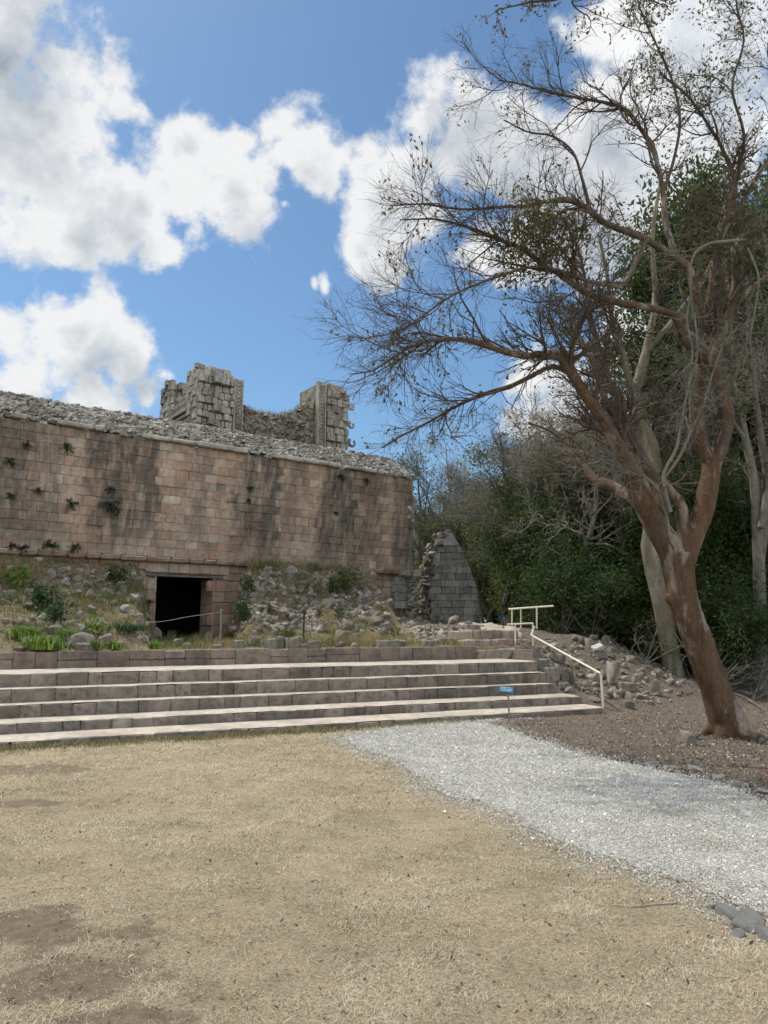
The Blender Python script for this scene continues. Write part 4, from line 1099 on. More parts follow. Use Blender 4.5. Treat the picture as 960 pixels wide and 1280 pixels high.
free_tree('bare_liana', 'pale grey bare branches tangled in front of the red tree fork and hanging down', [
    [(838, 640, 5.4, -.5), (831, 612, 4.8, -.5), (830, 590, 4.2, -.5), (846, 560, 3.6, -.5), (853, 520, 3.0, -.5), (862, 480, 2.7, -.5), (872, 440, 2.4, -.6), (868, 390, 1.8, -.6)],
    [(832, 595, 3.6, -.5), (850, 570, 3.6, -.5), (868, 530, 3.3, -.55), (882, 500, 3.0, -.6), (890, 470, 2.4, -.6), (905, 430, 2.4, -.7), (925, 405, 1.8, -.8)],
    [(836, 660, 4.2, -.4), (828, 625, 3.6, -.45), (812, 600, 3.0, -.5), (785, 590, 2.4, -.5), (755, 578, 1.8, -.6), (735, 580, 1.2, -.7)],
    [(862, 345, 3.6, -.9), (863, 370, 3.0, -.9), (858, 400, 2.4, -.9), (866, 440, 1.8, -.9), (860, 480, 1.2, -.9), (852, 520, 0.9, -.9)],
    [(932, 300, 4.2, -.9), (905, 302, 4.2, -.9), (885, 305, 3.6, -.9), (868, 318, 3.0, -.9), (862, 345, 2.4, -.9), (866, 400, 1.8, -.9)],
    [(935, 310, 3.0, -.9), (948, 345, 2.4, -1), (945, 380, 1.8, -1), (938, 430, 1.5, -1), (948, 480, 1.2, -1)]],
    TY, M['bark_pale'], M['bark_pale'], 60, 380, 1500, (.5, 1.3), (.25, .7), (.1, .3), cat='vine', seed=8, tmin=.2, bias=(0, 0, -.15), ang=(30, 80), r3=.0024)

# olive tree behind the fork --------------------------------------------------
OY = 15.5
ob_ = ground_hit(842, 838)
OY = ob_[1]; print('olive Y', OY)
free_tree('smooth_bark_tree', 'tall tree with smooth olive grey trunk rising just behind the red-bark tree', [
    [(843, 846, 26, 0), (838, 815, 22, 0), (832, 780, 22, 0), (824, 740, 22, 0), (815, 705, 21, 0), (812, 675, 22, 0), (818, 640, 21, 0), (817, 600, 24, 0), (812, 560, 24, 0), (800, 530, 22, 0), (796, 500, 20, 0), (803, 460, 14, .1), (812, 420, 10, .2), (820, 370, 8, .3), (815, 300, 6, .4), (825, 230, 4, .5)],
    [(798, 515, 16, 0), (793, 492, 12, 0), (786, 475, 10, -.2), (778, 440, 8, -.4), (765, 400, 7, -.6), (760, 350, 5, -.8), (750, 300, 4, -1)],
    [(815, 570, 12, 0), (800, 590, 9, -.4), (784, 560, 8, -.6), (770, 500, 7, -.8), (745, 455, 6, -1.0), (715, 420, 5, -1.2), (690, 400, 4, -1.4)],
    [(817, 590, 12, 0), (790, 560, 9, .4), (757, 500, 8, .6), (735, 440, 6, .8), (712, 400, 5, .9), (700, 370, 4, 1)],
    [(808, 440, 8, .1), (850, 390, 7, .4), (890, 330, 6, .6), (905, 260, 5, .8), (930, 200, 4, 1)]],
    OY, M['bark_olive'], M['bark_twig'], 90, 700, 3200, (.7, 2.2), (.4, 1.2), (.2, .5), seed=11, tmin=.3, bias=(0, 0, .3), r3=.004, lf=(1, .09, .06, M['leaf_dry']))

# pale multi stem tree at the right edge
gb_ = ground_hit(955, 868); GY = min(max(gb_[1], 13.5), 19)
print('grey Y', GY)
free_tree('grey_trunk_tree', 'slender pale grey multi-stemmed tree at the right edge before the dark thicket', [
    [(953, 876, 17, 0), (951, 800, 16, 0), (950, 740, 15, 0), (948, 690, 14, 0), (946, 640, 13, 0), (941, 590, 11, 0), (932, 550, 10, 0), (924, 510, 9, 0), (915, 470, 7, -.1), (912, 400, 6, -.2), (905, 320, 4, -.3)],
    [(950, 700, 12, .1), (957, 640, 11, .1), (958, 590, 10, .1), (950, 540, 9, .1), (945, 500, 8, .1), (938, 450, 7, .1), (935, 380, 6, .1), (925, 300, 4, .1)],
    [(951, 660, 9, -.2), (962, 600, 9, -.2), (972, 540, 8, -.2), (965, 480, 7, -.2), (960, 420, 6, -.2), (965, 350, 5, -.2), (950, 270, 3, -.2)],
    [(932, 550, 6, 0), (912, 520, 5, -.2), (900, 490, 4, -.3), (895, 440, 3, -.4), (880, 410, 2, -.5)]],
    GY, M['bark_pale'], M['bark_pale'], 80, 420, 1500, (.6, 1.8), (.3, .9), (.15, .4), seed=13, tmin=.35, bias=(0, 0, .1), r3=.004, lf=(1, .10, .06, M['leaf_dark']))
# overhanging twig tips at the top edge
free_tree('overhanging_branch', 'leafy branch tips of a nearer tree hanging in at the top edge', [
    [(760, -130, 12, 0), (742, -60, 9, 0), (725, -20, 6, 0), (700, -2, 4, 0), (668, 2, 3, 0), (640, 8, 2, 0), (622, 12, 1.5, 0)],
    [(742, -60, 8, 0), (780, -30, 5, 0), (800, -5, 3, 0), (818, 2, 2, 0), (830, 8, 1.5, 0)],
    [(725, -20, 4, 0), (715, 0, 3, 0), (722, 12, 2, 0), (735, 20, 1.5, 0)]], 6.5, M['bark_twig'], M['bark_twig'], 26, 90, 240, (.15, .4), (.08, .22), (.04, .12), cat='branch', seed=17, tmin=.3, r3=.0015, lf=(1, .045, .02, M['leaf_dry']))

# ================================================================== FOREST
def gen_tree(seed, H, spread, kind):
    """returns (trunk V,F), (twigs V,F), (leaf V,F,T)"""
    R = np.random.default_rng(seed)
    ns = {'bare': 3, 'dense': 2, 'loose': 3, 'bush': 6}[kind]
    K = 16; st = []
    for i in range(ns):
        a = R.uniform(0, 2 * PI); o = R.uniform(0, .12, 1)[0]; out = spread * R.uniform(.15, .5) * (0.4 if i == 0 else 1)
        t = np.linspace(0, 1, K); hh = H * R.uniform(.75, 1.0)
        if kind == 'bush': out = spread * R.uniform(.4, .9); hh = H * R.uniform(.6, 1)
        x_ = o * math.cos(a) + out * t ** 1.6 * math.cos(a) + .42 * np.interp(t ** .9, [0, .2, .4, .6, .8, 1], [0, *R.normal(0, 1, 5)]) * H / 12
        y_ = o * math.sin(a) + out * t ** 1.6 * math.sin(a) + .42 * np.interp(t ** .9, [0, .2, .4, .6, .8, 1], [0, *R.normal(0, 1, 5)]) * H / 12
        r_ = (.015 if kind != 'bush' else .010) * H * (.6 if i else 1) * (1 - .85 * t) + .01
        st.append(np.stack([x_, y_, -.3 + (hh + .3) * t, r_], 1))
    st = np.stack(st); P, Rr = st[..., :3], st[..., 3]
    a1, q1 = grow(P, Rr, {'bare': 46, 'dense': 50, 'loose': 44, 'bush': 50}[kind], 8, (spread * .5, spread * 1.1), (30, 75), R, t0=.28 if kind != 'bush' else .1, wander=.5, bias=(0, 0, .35), rs=.5, rmin=.014, rend=.3, lt=.45)
    a2, q2 = grow(a1, q1, {'bare': 520, 'dense': 500, 'loose': 450, 'bush': 420}[kind], 6, (spread * .18, spread * .42), (25, 65), R, t0=.2, wander=.5, bias=(0, 0, .15), rs=.5, rmin=.008, rend=.4)
    Vs, Fs = [], []; off = 0; tubesets = [(a1, q1, 5), (a2, q2, 3)]
    if kind in ('bare', 'loose'):
        a3, q3 = grow(a2, q2, 3200 if kind == 'bare' else 1500, 4, (.25, .8), (20, 60), R, t0=.15, wander=.4, rs=.6, rmin=.005, rend=.6); tubesets.append((a3, q3, 3))
    for P_, R_, s_ in tubesets:
        V, F = tubes(P_, R_, s_); Vs.append(V); Fs.append(F + off); off += len(V)
    nl = {'bare': 2600, 'dense': 30000, 'loose': 15000, 'bush': 26000}[kind]
    ix = R.integers(0, len(a2), nl); kx = R.integers(2, 6, nl)
    # clumps: whole secondary branches are left bare so that gaps stay open
    on = R.random(len(a2)) < {'bare': .3, 'dense': .8, 'loose': .55, 'bush': .85}[kind]
    ix = ix[on[ix]]; kx = kx[:len(ix)]
    LV, LF, LT = leaves(a2[ix, kx], {'bare': .12, 'dense': .15, 'loose': .12, 'bush': .085}[kind], R, 2.0, .4, {'bare': .2, 'dense': .28, 'loose': .25, 'bush': .2}[kind])
    return tubes(P, Rr, 9), (np.concatenate(Vs), np.concatenate(Fs)), (LV, LF, LT)
PROTO = {}
def make_proto(key, seed, H, sp, kind, bark, leaf):
    t, b, l = gen_tree(seed, H, sp, kind); ms = []
    for nm, (dat, mt) in (('trunk', (t, bark)), ('branches', (b, bark)), ('crown', (l, leaf))):
        me_ = mesh_arr(nm, dat[0], dat[1], mt, None, dat[2] if len(dat) > 2 else None, smooth=(nm != 'crown')); ms.append((nm, me_.data)); bpy.data.objects.remove(me_)
    PROTO[key] = ms
make_proto('bareA', 201, 9.5, 3.0, 'bare', M['bark_grey'], M['leaf_dry'])
make_proto('bareB', 202, 8.5, 2.8, 'bare', M['bark_white'], M['leaf_dry'])
make_proto('looseA', 203, 9.0, 3.0, 'loose', M['bark_grey'], M['leaf_mid'])
make_proto('looseB', 204, 8.0, 2.6, 'loose', M['bark_white'], M['leaf_mid'])
make_proto('denseA', 205, 10.5, 3.2, 'dense', M['bark_grey'], M['leaf_dark'])
make_proto('denseB', 206, 9.0, 2.8, 'dense', M['bark_grey'], M['leaf_dark'])
make_proto('bushA', 207, 3.4, 2.2, 'bush', M['bark_grey'], M['leaf_dark'])
make_proto('bushB', 208, 2.6, 1.8, 'bush', M['bark_grey'], M['leaf_dark'])
make_proto('bushC', 209, 2.4, 1.9, 'bush', M['bark_grey'], M['leaf_mid'])
def put(key, px, Y, h=1.0, rz=0.0, name='forest_tree', label='', cat='tree', group=None, w=1.0):
    x_ = (px - 480) / FPX * Y; z_ = float(height(x_, Y))
    root = empty(name, (x_, Y, z_), rz, label, cat, group); root.scale = (w, w, h)
    for nm, me_ in PROTO[key]:
        o = bpy.data.objects.new(nm, me_); C.objects.link(o); o.parent = root
    return root
LBL = {'bareA': 'bare grey-branched forest tree with few leaves beyond the ruins', 'bareB': 'pale-barked nearly leafless forest tree beyond the stairs', 'looseA': 'loose light green forest tree behind the ruins', 'looseB': 'pale-trunked loose green forest tree behind the ruins',
       'denseA': 'dense dark evergreen forest tree behind the red-bark tree', 'denseB': 'dense dark leafy forest tree behind the stairs', 'bushA': 'dark green tall bush at the forest edge', 'bushB': 'low dark green bush at the forest edge', 'bushC': 'low mid green bush at the forest edge'}
GRP = {'bareA': 'bare grey forest trees', 'bareB': 'pale bare forest trees', 'looseA': 'light green forest trees', 'looseB': 'pale-trunked green forest trees', 'denseA': 'evergreen forest trees', 'denseB': 'dark leafy forest trees', 'bushA': 'tall dark forest bushes', 'bushB': 'low dark forest bushes', 'bushC': 'mid green forest bushes'}
Rf = np.random.default_rng(99)
FT = [ ('bareA', 535, 34, 1.0, .9), ('bareB', 606, 32.5, .95, 1.0), ('bareA', 650, 24, .8, 1.0), ('bareB', 700, 23, .85, 1.0), ('looseB', 650, 32, .95, .9), ('bareA', 760, 21.5, .85, .9), ('bareB', 572, 35, 1.1, .95), ('looseA', 675, 27, .8, .9), ('looseB', 715, 25, .85, 1.0), ('looseA', 555, 38, 1.0, 1.0), ('looseA', 680, 35, .95, 1.1),# key, px, Y, h, w
 ('looseA', 590, 33, .82, 1.0), ('bareA', 560, 36, .85, .95), ('bareB', 528, 40, .85, .9), ('looseB', 640, 31, .85, 1.0), ('bareB', 668, 28, 1.0, 1.0), ('looseA', 700, 32, .95, 1.05),
 ('bareA', 735, 26, .8, 1.0), ('looseB', 760, 30, .9, 1.1), ('bareA', 625, 37, .9, 1.0), ('looseB', 560, 42, .9, 1.1), ('looseA', 620, 44, .9, 1.3), ('denseA', 690, 44, .62, 1.2), ('looseB', 655, 38, .9, 1.1), ('bareB', 678, 24.5, .85, .9), ('bareB', 690, 22, .85, .9), ('bareB', 740, 20.5, .8, .9), ('denseA', 745, 40, .62, 1.2),
 ('denseA', 885, 24, 1.45, 1.15), ('denseB', 935, 22, 1.75, 1.2), ('denseA', 985, 25, 1.7, 1.3), ('denseA', 910, 30, 1.8, 1.4), ('denseB', 830, 29, .95, 1.1), ('denseA', 800, 36, .8, 1.2), ('denseB', 1040, 21, 1.8, 1.3), ('denseA', 1000, 34, 1.4, 1.4),
 ('looseB', 850, 23, 1.25, 1.0), ('bareA', 890, 20, 1.2, 1.0), ('bareB', 1000, 18, 1.2, 1.0), ('denseB', 1130, 20, 1.3, 1.3), ('denseA', 960, 40, 1.5, 1.5), ('denseA', 860, 45, 1.1, 1.5), ('denseA', 760, 52, .8, 1.6), ('denseB', 680, 55, .75, 1.7), ('denseA', 600, 56, .65, 1.7), ('denseB', 520, 58, .55, 1.7), ('denseA', 1200, 28, 1.3, 1.5), ('denseB', 450, 62, .5, 1.7), ('denseA', 380, 66, .5, 1.8)]
for k_, px, Y, h, w_ in FT:
    put(k_, px, Y, h, Rf.uniform(0, 6.28), 'forest_tree', LBL[k_], 'tree', GRP[k_], w_)
FB = [('bushA', 700, 27, 1.1, 1.0), ('bushA', 700, 24, 1.35, 1.1), ('bushA', 735, 23, 1.4, 1.1), ('bushA', 770, 22, 1.4, 1.1), ('bushA', 805, 21.5, 1.3, 1.0), ('bushB', 720, 20.8, .9, 1), ('bushB', 760, 20.2, .9, 1), ('bushB', 795, 20, .9, 1),
 ('bushA', 845, 20.5, 1.3, 1.0), ('bushA', 885, 19.8, 1.3, 1.0), ('bushA', 920, 19.5, 1.3, 1), ('bushA', 962, 19, 1.3, 1), ('bushB', 870, 18.2, .7, .9), ('bushB', 905, 18.0, .7, .9), ('bushB', 940, 17.9, .7, .9), ('bushB', 975, 17.5, .8, 1), ('bushA', 1010, 18.5, 1.4, 1), ('bushA', 1060, 18, 1.4, 1.1),
 ('bushC', 545, 36, 1.6, 1.2), ('bushC', 590, 37, 2.0, 1.4), ('bushC', 665, 35, 1.6, 1.1), ('bushC', 670, 31, 1.6, 1.2), ('bushC', 690, 26, 1.0, 1.0), ('bushC', 672, 28, 1.1, .9), ('bushC', 680, 38, 2.2, 1.5), ('bushA', 740, 30, 1.8, 1.5), ('bushA', 800, 27, 1.8, 1.4), ('bushA', 860, 25, 1.9, 1.4), ('bushA', 920, 25, 1.9, 1.4), ('bushA', 985, 23, 1.9, 1.4), ('bushA', 1120, 18, 1.5, 1.2), ('bushA', 1100, 25, 2, 1.4)]
for k_, px, Y, h, w_ in FB:
    put(k_, px, Y, h, Rf.uniform(0, 6.28), 'forest_bush', LBL[k_], 'bush', GRP[k_], w_)
# shrub on the left background kept out of sight; undergrowth mass on the forest floor
n = 60000; px = Rf.uniform(590, 1150, n); Y = Rf.uniform(17, 46, n); x_ = (px - 480) / FPX * Y
s_, d_ = to_frame(x_, Y, SO, SA); fs_, fd_ = to_frame(x_, Y, FO, FA)
k = (d_ > 4.6 + .9 * fbm(x_ * .8, Y * .8, 5) * 2 - 1.2 * sstep(s_, 13, 16)) & (fs_ > 13 - .0 * s_)
k &= (up_sd(x_, Y) > .3)
x_, Y = x_[k], Y[k]; cl = fbm(x_ * 1.3, Y * 1.3, 15); k = cl > -.12; x_, Y, cl = x_[k], Y[k], cl[k]
P = np.stack([x_, Y, height(x_, Y) + Rf.random(len(x_)) * (.15 + 1.3 * (cl + .12))], 1); V, F, T = leaves(P, .17, Rf, 2.2, 0, .05)
tag(mesh_arr('undergrowth', V, F, M['leaf_dark'], tint=T), kind='stuff')
# dead grey twigs at the forest edge
Rd = np.random.default_rng(77)
def twig_heap(px, Y, n, L, label):
    x0 = (px - 480) / FPX * Y; z0 = float(height(x0, Y)); root = empty('dead_brush', (x0, Y, z0), 0, label, 'brush')
    P = np.zeros((6, 6, 3)); 
    for i in range(6): a_ = Rd.uniform(0, 6.28); P[i] = np.outer(np.linspace(0, 1, 6), [math.cos(a_) * L * .7, math.sin(a_) * L * .4, L * Rd.uniform(.2, 1)])
    a1, q1 = grow(P, np.full((6, 6), .014), n, 6, (L * .3, L * .9), (25, 80), Rd, wander=.8, bias=(0, 0, -.1), rmin=.006); a2, q2 = grow(a1, q1, n * 4, 5, (L * .15, L * .4), (25, 80), Rd, wander=.7, rmin=.0035)
    V1, F1 = tubes(P, np.full((6, 6), .014), 5); V2, F2 = tubes(a1, q1, 4); V3, F3 = tubes(a2, q2, 3)
    o = mesh_arr('twigs', np.concatenate([V1, V2, V3]), np.concatenate([F1, F2 + len(V1), F3 + len(V1) + len(V2)]), M['bark_pale'], root)
for px, Y, n_, L_2, lb in ((735, 19.5, 30, 1.5, 'tangle of dead grey twigs above the rubble heap behind the handrail'), (800, 17.5, 24, 1.2, 'low heap of dead twigs at the foot of the smooth olive grey trunk'), (880, 16.8, 40, 1.6, 'grey dead brush hanging behind the red trunk'), (905, 17.4, 60, 3.4, 'tall drooping dead grey branches right of the red trunk'), (930, 16.2, 30, .9, 'low dry brush at the right edge near the grey tree foot'), (700, 20, 20, 1.0, 'short dead twigs beside the upper railing')):
    twig_heap(px, Y, n_, L_2, lb)

# ================================================================== ROCKS
RM = []
for i, (V, F) in enumerate(ROCKS):
    o = mesh_arr('stone', V, F, M['rock'], tint=np.full(len(F), (i * .37) % 1)); RM.append(o.data); bpy.data.objects.remove(o)
BM_ = []
for i in range(5):
    V, F = cham_box(-.5, .5, -.5, .5, -.5, .5, .07, .05); o = mesh_arr('block', V, F, M['rock'], tint=np.full(len(F), [.1, .35, .6, .25, .8][i])); BM_.append(o.data); bpy.data.objects.remove(o)
Rr_ = np.random.default_rng(31)
def rock(px, py, wpx, hpx, label, group=None, block=False, rz=None, tilt=.15, mi=None, name=None, sink=.25, cat='stone', depth=1.0, mat=None):
    p = ground_hit(px, py); Y = p[1]; w_ = wpx / FPX * Y; h_ = hpx / FPX * Y
    pool = BM_ if block else RM
    me_ = pool[(Rr_.integers(len(pool)) if mi is None else mi)]
    if mat: me_ = me_.copy(); me_.materials.clear(); me_.materials.append(mat)
    o = bpy.data.objects.new(name or ('stone_block' if block else 'loose_stone'), me_); C.objects.link(o)
    o.location = (p[0], p[1] + w_ * .3 * depth, p[2] + h_ * (.5 - sink * .6)); o.scale = (w_ * 1.05, w_ * depth, h_ * 1.15)
    o.rotation_euler = (Rr_.normal(0, tilt), Rr_.normal(0, tilt), Rr_.uniform(-.4, .4) if rz is None else rz)
    return tag(o, label, cat, group)
# named ones: px, py of the foot, width, height
NR = [
 (98, 812, 30, 22, 'light grey angular boulder on the terrace beside the bright green plants', 0), (335 / 3.2 + 0, 815, 20, 11, 'squarish pale block on the terrace edge right of the bright green plants', 1),
 (20, 815, 18, 8, 'flat dark slab on the terrace edge at the far left', 0), (66, 792, 16, 13, 'bluish grey stone poking out above the bright green plants', 0),
 (68, 802, 14, 9, 'small grey stone below the bluish stone among green plants', 0), (110, 806, 12, 9, 'white rounded stone atop the squarish block row on the left', 0), (129, 806, 20, 13, 'white slanted stone beside the small yellow-green rosette', 0),
 (78, 746, 14, 10, 'bright white stone halfway up the left mound', 0), (65, 735, 12, 9, 'grey cluster stone near the top of the left mound', 0), (36, 742, 14, 9, 'rounded stone below the leafy bush on the left mound', 0),
 (128, 745, 26, 9, 'long pale slab sticking out of the left mound', 0), (110, 748, 14, 10, 'dark grey stone left of the long pale slab', 0),
 (192, 795, 16, 12, 'whitish stone on the terrace in front of the door jamb', 0), (181, 802, 12, 9, 'greyish stone left of the whitish one before the doorway', 0), (213, 800, 13, 13, 'tan upright stone on the terrace below the doorway', 0), (222, 808, 14, 10, 'low white stone below the tan upright stone', 0), (245, 797, 22, 12, 'broad pale boulder at the foot of the steel post', 0), (260, 804, 14, 16, 'grey boulder touching the steel post', 0), (233, 811, 10, 8, 'tiny white stone on the terrace edge below the doorway', 0),
 (270, 812, 10, 6, 'small square footing stone of the steel post', 1), (298, 812, 12, 12, 'thin upright pale stone right of the steel post', 1), (318, 808, 16, 14, 'rough pale stone at the left end of the squared row', 0),
 (338, 811, 12, 13, 'first squared tan block in the row on the terrace edge', 1), (351, 811, 11, 16, 'tall squared tan block second in the row on the terrace edge', 1), (365, 811, 15, 14, 'widest squared tan block third in the row on the terrace edge', 1), (391, 811, 13, 10, 'low squared block right of the black post', 1), (379, 811, 10, 5, 'small squared footing block of the black post', 1), (374, 802, 16, 8, 'white stone lying on the squared row beside the black post', 0),
 (432, 805, 30, 19, 'big pale pointed boulder between dry grass on the right terrace', 0), (446, 802, 14, 12, 'dark split boulder leaning on the big pale pointed boulder', 0), (425, 810, 12, 9, 'mossy rounded stone in front of the big pointed boulder', 0), (442, 810, 14, 7, 'light flat stone in front of the big pointed boulder', 0),
 (468, 783, 28, 14, 'long white slanted slab on the front of the right mound', 0), (480, 786, 16, 8, 'flat grey block below the slanted slab', 1), (480, 800, 9, 12, 'small upright white stone on the terrace edge', 1),
 (484, 809, 26, 9, 'long low mossy block on the terrace edge', 1), (501, 808, 14, 8, 'reddish low block beside the long mossy block', 1), (537, 808, 19, 8, 'pinkish flat block near the right end of the low wall', 1), (556, 806, 11, 9, 'square grey stone right of the pinkish flat block', 1), (590, 797, 17, 17, 'large square dark block standing left of the upper stairs', 1),
 (568, 799, 12, 11, 'round pale cobble beside the large square dark block', 0), (578, 806, 14, 10, 'mossy cobble below the large square dark block', 0), (553, 800, 15, 10, 'flat light cobble left of the round pale cobble', 0), (549, 790, 13, 7, 'whitish flat stone high in the cobble heap', 0), (543, 776, 12, 10, 'squarish pale stone below the vault wedge', 0), (562, 772, 14, 13, 'rounded grey stone against the foot of the vault wedge', 0), (566, 780, 10, 8, 'small white stone on the cobble heap', 0), (597, 806, 12, 8, 'low stone touching the left side of the upper stairs', 0),
 (691, 852, 14, 17, 'big squarish tan stone beside the ends of the wide steps', 1), (706, 852, 9, 16, 'narrow dark stone wedged between two pale stones by the steps', 1), (715, 854, 9, 20, 'upright oval pale stone right of the steps', 0), (679, 838, 11, 14, 'pinkish corner stone at the end of the upper wide step', 1), (672, 822, 10, 14, 'pinkish squared stone under the railing post', 1), (690, 826, 14, 9, 'rough light stone under the sloping handrail', 0), (702, 830, 14, 13, 'dark rounded stone under the sloping handrail', 0), (690, 838, 14, 8, 'small rubble stone between the steps and the handrail', 0), (694, 812, 14, 9, 'flat brownish stone below the top of the handrail', 0), (681, 815, 12, 8, 'grey slab behind the railing post', 0), (706, 860, 12, 6, 'flat dark stone at the foot of the tan squarish stone', 1), (716, 865, 18, 7, 'flat pinkish slab beside the lower wide steps', 0), (735, 865, 10, 6, 'small pale stone under the low end of the handrail', 0), (742, 851, 14, 9, 'squarish pale stone left of the bent handrail post', 0), (727, 848, 9, 6, 'little white stone in the litter behind the oval stone', 0), (745, 878, 26, 6, 'long flat pale stone crossing the foot of the handrail', 0), (738, 892, 15, 5, 'flat blue-grey slab at the end of the lowest wide step', 1), (762, 874, 12, 11, 'mossy angular stone right of the handrail foot', 0), (773, 872, 10, 9, 'greyish stone behind the mossy angular stone', 0),
 (782, 862, 24, 9, 'pale rectangular trough-like slab lying on the leaf litter', 1), (788, 887, 14, 13, 'lower light stone of the stacked pair on the litter', 0), (788, 876, 12, 11, 'upper light stone of the stacked pair on the litter', 0), (737, 812, 14, 16, 'dark grey upright stone in the heap at the forest edge', 0), (727, 806, 10, 12, 'rough grey stone at the left of the forest edge heap', 0), (745, 800, 14, 8, 'light flat stone topping the forest edge heap', 0), (749, 822, 14, 9, 'reddish square base under a bright white slanted slab', 1),
 (768, 858, 16, 34, 'weathered upright grey stump-like stone with fluted top', 0), (820, 870, 13, 24, 'dark short stump-like stone near the smooth olive trunk', 0), (790, 828, 14, 9, 'pale stone in the litter above the stump-like stone', 0), (825, 845, 12, 8, 'round tan stone beside the smooth olive trunk', 0), (800, 842, 9, 6, 'small tan stone in the leaf litter slope', 0),
 (861, 932, 22, 18, 'round grey boulder on the ground left of the red trunk', 0), (871, 925, 11, 10, 'small flaky stone behind the round grey boulder', 0), (595, 902, 9, 5, 'small white stone on the gravel beside the blue sign post', 0), (955, 930, 9, 8, 'small bluish stone right of the red trunk foot', 0),
 (912, 1150, 34, 20, 'rough grey half-buried boulder at the near edge of the gravel', 0), (944, 1168, 44, 26, 'largest grey bedrock lump at the right edge of the photo', 0), (963, 1180, 26, 24, 'dark pitted rock at the lower right corner of the gravel', 0), (898, 1140, 24, 12, 'low pebbly rock at the end of the fallen twig', 0), (926, 1172, 22, 8, 'flat pale stone in front of the bedrock lump', 0),
 (965, 995, 34, 7, 'long root-like edging stone at the right frame edge', 0), (930, 984, 34, 7, 'second edging stone from the right along the gravel', 0), (898, 975, 32, 7, 'edging stone right of the white flat edging stone', 0), (872, 965, 20, 8, 'white flat edging stone between gravel and litter', 0), (845, 962, 26, 5, 'low thin edging stone left of the white one', 0), (815, 956, 24, 4, 'faint half-buried edging stone farthest from the camera', 0), (878, 950, 16, 3, 'thin white flake on the brown litter', 0)]
for px, py, w_, h_, lb, bl in NR:
    stump = 'stump-like' in lb
    rock(px, py, w_, h_, lb, None, bool(bl), tilt=.05 if bl else .2, sink=.75 if 'edging' in lb or 'bedrock' in lb or 'half-buried' in lb or 'pebbly' in lb or 'pitted' in lb else .25, mi=[3, 9, 0][int(px) % 3] if py > 1100 else None, mat=M['bedrock'] if py > 1100 or 'edging' in lb else None, name='weathered_stump_stone' if stump else None, depth=.6 if 'edging' in lb else 1.0)
p = ground_hit(748, 824); V, F = cham_box(-.13, .13, -.09, .09, -.035, .035, .01, .01); o = mesh_arr('white_slab', V, F, M['palestone'], tint=np.full(len(F), .5)); o.location = (p[0], p[1] + .05, p[2] + .26); o.rotation_euler = (.35, -.35, .2)
tag(o, 'bright white slanted slab resting on a reddish block at the forest edge', 'slab')
# many look-alike stones in three groups
ZN = {
 'L': ((0, 190, 712, 770), 36, 'small grey rubble stone scattered on the left grassy mound', 'rubble stones on the left mound', (5, 11)),
 'R': ((302, 522, 716, 792), 70, 'grey rubble stone in the face of the mound right of the doorway', 'rubble stones on the right mound', (7, 14)),
 'C': ((520, 600, 760, 808), 26, 'small cobble in the heap between the mound and the upper stairs', 'cobbles beside the upper stairs', (6, 11)),
 'H': ((672, 850, 795, 880), 46, 'small tan stone lying in the leaf litter behind the handrail', 'stones in the leaf litter', (5, 10)),
 'T': ((0, 600, 800, 812), 26, 'small stone lying along the terrace edge above the low wall', 'small stones along the terrace edge', (5, 10))}
for z_, (bx, n_, lb, gp, sr) in ZN.items():
    c_ = 0
    while c_ < n_:
        px = Rr_.uniform(bx[0], bx[1]); py = Rr_.uniform(bx[2], bx[3])
        if z_ == 'H' and py < 790 + (px - 660) * .0: continue
        if z_ == 'H' and py > 830 and px < 725: continue
        q = Rr_.uniform(*sr); rock(px, py, q * Rr_.uniform(.9, 1.4), q * Rr_.uniform(.6, 1), lb, gp, tilt=.35); c_ += 1
# fine rubble as one mass
def rubble_zone(n, box, smin, smax, name, lab=None):
    px = rng.uniform(box[0], box[1], n); py = rng.uniform(box[2], box[3], n); P = []
    gr_ = {}
    for i in range(n):
        if len(P) > 0 and i % 4 and rng.random() < .6:
            q = P[-1] + np.array([rng.normal(0, .25), rng.normal(0, .35), 0]); q[2] = height(q[0], q[1]); P.append(np.array([q[0], q[1], float(q[2])]))
        else: P.append(ground_hit(px[i], py[i]))
    return np.array(P)
allP = [rubble_zone(750, (300, 530, 714, 790), 0, 0, ''), rubble_zone(170, (0, 190, 712, 800), 0, 0, ''), rubble_zone(380, (500, 605, 765, 806), 0, 0, ''), rubble_zone(330, (672, 860, 795, 880), 0, 0, '')]
P = np.concatenate(allP); s_, d_ = to_frame(P[:, 0], P[:, 1], SO, SA)
P = P[(d_ > 3.5) | ((s_ > 10.3) & (d_ > .3))]; n = len(P)
s_, d_ = to_frame(P[:, 0], P[:, 1], SO, SA)
sz_ = rng.uniform(.06, .24, n) * np.where((s_ > 10.3), .7, 1.0)
V, F, T = scatter(ROCKS, P + np.array([0, 0, .01]), sz_[:, None] * rng.uniform(.7, 1.3, (n, 3)) * np.array([1, 1, .8]), rot_mats(n, rng, .5), rng)
tag(mesh_arr('fine_rubble', V, F, M['rock'], tint=T), kind='stuff')

